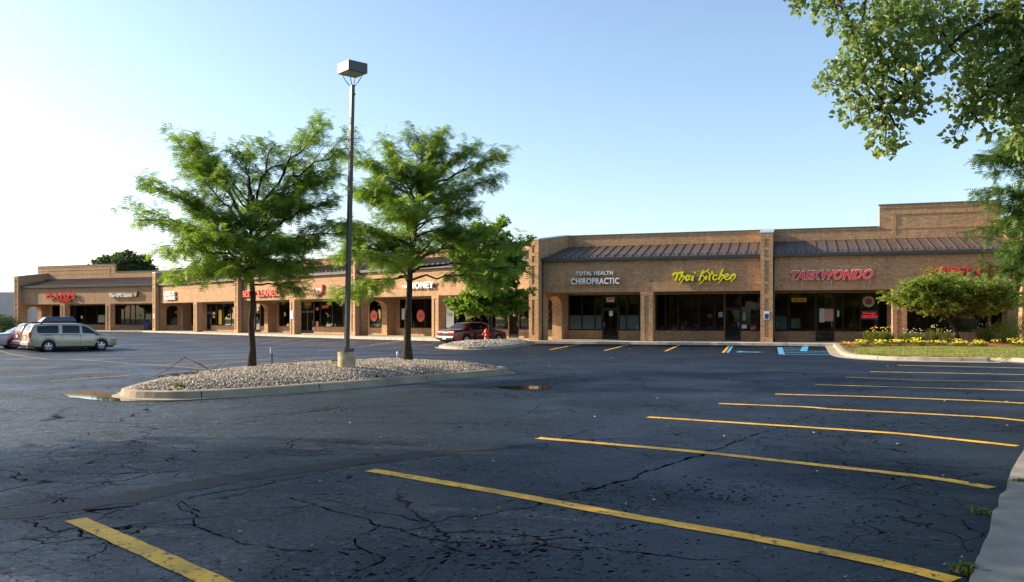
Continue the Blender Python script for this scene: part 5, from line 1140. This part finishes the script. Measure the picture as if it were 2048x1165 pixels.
# ---------------------------------------------------------------- vehicles
def car(name, spec, paint, loc, rz, label, cat, glassm=None):
    root = empty(name, loc, rz); tag(root, label, cat, 'parked vehicles'); Ln = spec['len']; wr = spec['wr']; wx = spec['wx']; hw = spec['hw']
    K = lambda tab, x: np.interp(x, [p[0] for p in tab], [p[1] for p in tab])
    xs = sorted(set([round(v, 3) for v in np.linspace(0, Ln, 70)]+[round(w_+d, 3) for w_ in wx for d in (-wr*1.2, -wr*1.15, wr*1.15, wr*1.2)]))
    def sm(tab, x): return (K(tab, x-.06)+2*K(tab, x)+K(tab, x+.06))/4
    def ring(x):
        zb_ = sm(spec['bot'], x)
        for w_ in wx:
            d = abs(x-w_); ra = wr*1.16
            if d < ra: zb_ = max(zb_, wr+math.sqrt(ra*ra-d*d)*.98)
        belt = sm(spec['belt'], x); top = sm(spec['top'], x); hwx = hw*sm(spec['plan'], x)
        gh = max(0, min(1, (top-belt-.02)/.35)); ws = hwx*.955; wt_ = hwx*(1-.05-.15*gh); zl_ = max(zb_, spec['bot'][1][1]+.0)
        tb = zb_+(belt-zb_)*.45
        pts = [(hwx*.90, zb_), (hwx*.985, zb_+.03*(1 if zb_ < .5 else .3)), (hwx, tb), (hwx*.995, zb_+(belt-zb_)*.72), (ws, belt), (hwx*.95-.02*gh, belt+.015), (wt_+(hwx*.93-wt_)*.5, belt+(top-belt)*.55), (wt_, top-.06*gh-.01), (wt_*.88, top-.005), (wt_*.5, top+.015*1), (0, top+.02)]
        return pts
    mb = MB(); vs = []; m = None
    for x in xs:
        rg = ring(x); full = [(x, -y, z) for y, z in rg]+[(x, y, z) for y, z in reversed(rg[:-1])]; m = len(full); vs += full
    fs = [(i*m+j, (i+1)*m+j, (i+1)*m+j+1, i*m+j+1) for i in range(len(xs)-1) for j in range(m-1)]
    fs += [tuple(range(m)), tuple((len(xs)-1)*m+j for j in reversed(range(m)))]; mb.add(vs, fs, True)
    body = mb.build('body', paint, uv=False); body.parent = root
    es = body.modifiers.new('es', 'EDGE_SPLIT'); es.split_angle = R(38)
    # underbody and wells
    mb = MB(); mb.box(.25, Ln-.25, -hw*.86, hw*.86, .2, .42)
    mb.build('underbody', M['black'], root, uv=False, loc=(0,0,0))
    def surf(x, side, f):   # point on greenhouse side, f 0 belt .. 1 roof edge
        rg = ring(x); a_, b_, c_ = rg[5], rg[6], rg[7]; p, q_, g = (a_, b_, f*2) if f < .5 else (b_, c_, f*2-1); y = p[0]+(q_[0]-p[0])*g+.007; z = p[1]+(q_[1]-p[1])*g; return (x, side*y, z)
    def side_win(nm, poly, side):   # poly: list of columns (x, f0, f1)
        mb = MB(); vs = []; K_ = 4
        for x, f0, f1 in poly: vs += [surf(x, side, f0+(f1-f0)*k/K_) for k in range(K_+1)]
        fs = [(i*(K_+1)+k, (i+1)*(K_+1)+k, (i+1)*(K_+1)+k+1, i*(K_+1)+k+1) for i in range(len(poly)-1) for k in range(K_)]
        mb.add(vs, fs, True); o = mb.build(nm, M['carglass'], uv=False); o.parent = root; return o
    for w_ in spec['wins']:
        cols = []
        for i in range(len(w_)-1):
            for k in range(5): u = k/5; cols.append(tuple(w_[i][j]+(w_[i+1][j]-w_[i][j])*u for j in range(3)))
        cols.append(w_[-1])
        for sd in (-1, 1): side_win('side_window', cols, sd)
    for nm, x0, x1, ww in spec['screens']:
        mb = MB(); vs = []; n = 10
        for k in range(n+1):
            x = x0+(x1-x0)*k/n; rg = ring(x); top = rg[-1][1]; wv = rg[8][0]*ww*(1 if nm else 1)
            dz = .012; dx = .012*(1 if x0 < x1 and K(spec['top'], x1) < K(spec['top'], x0) else -1)
            vs += [(x+dx, -wv, rg[8][1]+dz), (x+dx, -wv*.5, top+dz-.004), (x+dx, 0, top+dz), (x+dx, wv*.5, top+dz-.004), (x+dx, wv, rg[8][1]+dz)]
        mb.add(vs, [(i*5+j, (i+1)*5+j, (i+1)*5+j+1, i*5+j+1) for i in range(n) for j in range(4)], True); o = mb.build(nm, M['carglass'], uv=False); o.parent = root
    def wheel(x, sd):
        e = empty('wheel', (x, sd*(hw-.10), wr), 0, root)
        mb = MB(); mb.lathe((0,0,0), [(wr*.62, -sd*.10),(wr*.93, -sd*.11),(wr, -sd*.07),(wr, sd*.06),(wr*.93, sd*.095),(wr*.66, sd*.09),(wr*.64, sd*.05)], 28, 'y'); o = mb.build('tyre', M['black'], uv=False); o.parent = e
        mb = MB(); mb.lathe((0,0,0), [(wr*.64, sd*.05),(wr*.66, sd*.092),(wr*.60, sd*.094),(wr*.57, sd*.055),(wr*.56, sd*.03)], 28, 'y')
        mb.lathe((0,0,0), [(wr*.17, sd*.03),(wr*.15, sd*.085),(wr*.02, sd*.09)], 14, 'y')
        for k in range(5):
            a_ = 2*math.pi*k/5+.3; c_, s_ = math.cos(a_), math.sin(a_); w1, w2 = wr*.13, wr*.09; r0, r1 = wr*.08, wr*.6
            P4 = lambda r_, w_, y: [(r_*c_-w_*s_, y, r_*s_+w_*c_), (r_*c_+w_*s_, y, r_*s_-w_*c_)]
            a0, a1 = P4(r0, w1, sd*.045), P4(r1, w2, sd*.045); b0, b1 = P4(r0, w1, sd*.084), P4(r1, w2, sd*.078)
            mb.add([a0[0], a0[1], a1[1], a1[0], b0[0], b0[1], b1[1], b1[0]], [(4,5,6,7),(0,1,5,4),(1,2,6,5),(2,3,7,6),(3,0,4,7)])
        o = mb.build('rim', M['chrome'], uv=False); o.parent = e
    for x in wx:
        for sd in (-1, 1): wheel(x, sd)
    def part(nm, mt, boxes, bv=.012):
        mb = MB()
        for b in boxes: mb.box(*b)
        o = mb.build(nm, mt, uv=False); o.parent = root; return bevel(o, bv) if bv else o
    spec['extra'](part, hw, Ln, ring, root)
    return root
M['taillight'] = mat('tail_light', (.50,.02,.02), .2, coat=.5); M['headlight'] = mat('head_light', (.75,.75,.75), .1, spec=.9); M['plate'] = mat('number_plate', (.70,.72,.78), .5)
def mk(nm, c, r_=.3, me_=.4): return mat(nm, c, r_, metal=me_, coat=.8)
def van_extra(pt_paint, rack=True, box=None):
    def f(part, hw, Ln, ring, root):
        M_ = M
        for sd in (-1, 1):
            part('tail_light', M['taillight'], [(-.025,.10, *sorted((sd*(hw*.80), sd*(hw*.965))), .86, 1.20)], .02)
            part('head_light', M['headlight'], [(Ln-.42,Ln-.10, *sorted((sd*(hw*.60), sd*(hw*.90))), .68, .82)], .04)
            part('door_handle', M['black'] if False else pt_paint, [(2.50,2.66, *sorted((sd*(hw*.96), sd*(hw+.012))), .93, .965)], .008)
            part('door_handle', pt_paint, [(2.95,3.1, *sorted((sd*(hw*.96), sd*(hw+.012))), .93, .965)], .008)
            part('mirror', pt_paint, [(3.72,3.86, *sorted((sd*(hw*.93), sd*(hw+.19))), 1.02, 1.17)], .04)
            part('side_trim', pt_paint, [(1.5,3.9, *sorted((sd*(hw*.98), sd*(hw+.012))), .50, .57)], .01)
            part('door_gap', M['black'], [(2.80,2.812, *sorted((sd*(hw*.97), sd*(hw+.003))), .36, 1.04), (3.92,3.932, *sorted((sd*(hw*.97), sd*(hw+.002))), .50, 1.0), (1.75,1.762, *sorted((sd*(hw*.97), sd*(hw+.002))), .7, 1.04),
                                            (.55,2.78, *sorted((sd*(hw*.93), sd*(hw*.985+.004))), 1.02, 1.032)], 0)
            if rack: part('roof_rail', M['black'], [(.6,3.1, *sorted((sd*hw*.70, sd*hw*.74)), 1.715, 1.75), (.65,.75, *sorted((sd*hw*.70, sd*hw*.74)), 1.66, 1.72), (2.95,3.05, *sorted((sd*hw*.70, sd*hw*.74)), 1.66, 1.72)], .008)
        part('bumper', pt_paint, [(-.09,.22,-hw*.93,hw*.93,.38,.62)], .05)
        part('number_plate', M['plate'], [(-.035,-.02,-.16,.16,.80,.95)], .004)
        part('tailgate_trim', M['black'], [(-.03,.0,-hw*.45,hw*.45,.97,.99)], 0)
        if box: 
            mb = MB(); c = mb.hexa([(1.2,-.55,1.76),(3.3,-.55,1.76),(3.3,.35,1.76),(1.2,.35,1.76)], [(1.5,-.48,2.06),(3.1,-.48,2.09),(3.1,.28,2.09),(1.5,.28,2.06)])
            o = mb.build('cargo_box', box, uv=False); o.parent = root; bevel(o, .06, 3)
    return f
van = dict(len=5.0, wr=.335, wx=(1.02,4.02), hw=.92, bot=[(0,.40),(.2,.36),(.3,.30),(4.7,.28),(5.0,.32)],
  belt=[(0,1.0),(.3,1.04),(3.6,1.03),(4.0,1.0),(4.6,.90),(4.88,.80),(5.0,.64)], top=[(0,1.06),(.05,1.25),(.22,1.58),(.40,1.66),(1.2,1.70),(2.7,1.69),(3.15,1.62),(3.5,1.42),(3.95,1.10),(4.05,1.07),(4.6,.97),(4.88,.86),(5.0,.68)],
  plan=[(0,.90),(.12,.96),(.5,1),(4.0,1),(4.6,.93),(4.85,.82),(5.0,.66)],
  wins=[[(.42,.20,.70),(.50,.10,.86),(1.50,.08,.90),(1.60,.14,.84)],[(1.80,.08,.90),(2.78,.08,.90)],[(2.92,.08,.90),(3.10,.08,.88),(3.35,.08,.80),(3.72,.06,.20)]],
  screens=[('rear_window',.055,.23,.94),('windscreen',3.18,3.92,.95)], extra=None)
tan = mk('champagne_paint', (.45,.37,.28)); mar = mk('maroon_paint', (.085,.010,.012), .3, .1); sil = mk('silver_paint', (.42,.43,.50)); mar2 = mk('dark_red_paint', (.085,.006,.010), .3, .1)
v1 = dict(van); v1['extra'] = van_extra(tan); hz_ = lambda x, y: gz(x, y)
car('parked_minivan', v1, tan, (-29.04,50.66,gz(-27,52)-.005), R(44), 'champagne minivan seen from its side in the far left lot', 'minivan')
v2 = dict(van); v2['extra'] = van_extra(mar, True, mk('navy_box', (.02,.03,.08), .35, 0))
car('parked_minivan', v2, mar, (-30.74,52.76,gz(-29,54)-.005), R(44), 'maroon minivan with a navy rooftop cargo box behind the champagne one', 'minivan')
def sed_extra(pp, full=True):
    def f(part, hw, Ln, ring, root):
        for sd in (-1, 1):
            part('tail_light', M['taillight'], [(-.04,.05, *sorted((sd*hw*.34, sd*hw*.90)), .70, .84)], .02)
            part('head_light', M['headlight'], [(Ln-.28,Ln-.05, *sorted((sd*(hw*.45), sd*(hw*.80))), .56, .68)], .03)
            part('door_handle', pp, [(2.15,2.3, *sorted((sd*(hw*.96), sd*(hw+.014))), .76, .79)], .006)
            part('door_handle', pp, [(1.2,1.35, *sorted((sd*(hw*.96), sd*(hw+.014))), .76, .79)], .006)
            part('mirror', pp, [(3.05,3.18, *sorted((sd*(hw*.9), sd*(hw+.15))), .92, 1.03)], .03)
            part('side_trim', M['black'], [(1.35,3.7, *sorted((sd*(hw*.98), sd*(hw+.01))), .48, .52)], .005)
            part('door_gap', M['black'], [(2.33,2.342, *sorted((sd*(hw*.97), sd*(hw+.003))), .3, .86), (3.35,3.362, *sorted((sd*(hw*.97), sd*(hw+.003))), .3, .84)], 0)
        part('bumper', pp, [(-.10,.15,-hw*.90,hw*.90,.34,.56)], .05); part('bumper_trim', M['chrome'], [(-.112,-.09,-hw*.8,hw*.8,.50,.53)], .004)
        part('number_plate', M['plate'], [(-.115,-.10,-.16,.16,.36,.47)], .003)
        part('trunk_trim', M['chrome'], [(-.035,-.0,-hw*.30,hw*.30,.74,.80)], .004)
    return f
sed = dict(len=4.85, wr=.32, wx=(1.0,3.85), hw=.91, bot=[(0,.36),(.2,.28),(.4,.22),(4.6,.22),(4.85,.30)],
  belt=[(0,.84),(.3,.90),(1.0,.92),(3.3,.90),(3.9,.84),(4.6,.72),(4.85,.58)], top=[(0,.88),(.1,.97),(.75,1.0),(.85,1.03),(1.45,1.36),(1.75,1.41),(2.6,1.41),(2.85,1.36),(3.55,.98),(3.7,.94),(4.3,.86),(4.7,.74),(4.85,.62)],
  plan=[(0,.86),(.12,.93),(.5,.99),(4.0,1),(4.6,.90),(4.85,.66)],
  wins=[[(1.22,.1,.38),(1.5,.08,.88),(2.25,.08,.92)],[(2.37,.08,.92),(2.75,.08,.90),(3.0,.08,.78),(3.25,.06,.2)]],
  screens=[('rear_window',.86,1.44,.94),('windscreen',2.88,3.52,.94)], extra=None)
s1 = dict(sed); s1['extra'] = sed_extra(mar2)
car('parked_sedan', s1, mar2, (-4.15,52.95,gz(-4,53)-.005), R(46), 'dark red sedan parked beyond the small far island, tail towards the lot', 'car')
s2 = dict(sed); s2['extra'] = sed_extra(sil)
car('parked_sedan', s2, sil, (-33.1,54.1,gz(-32,55)-.005), R(44), 'pale silver sedan cut off by the left edge', 'car')
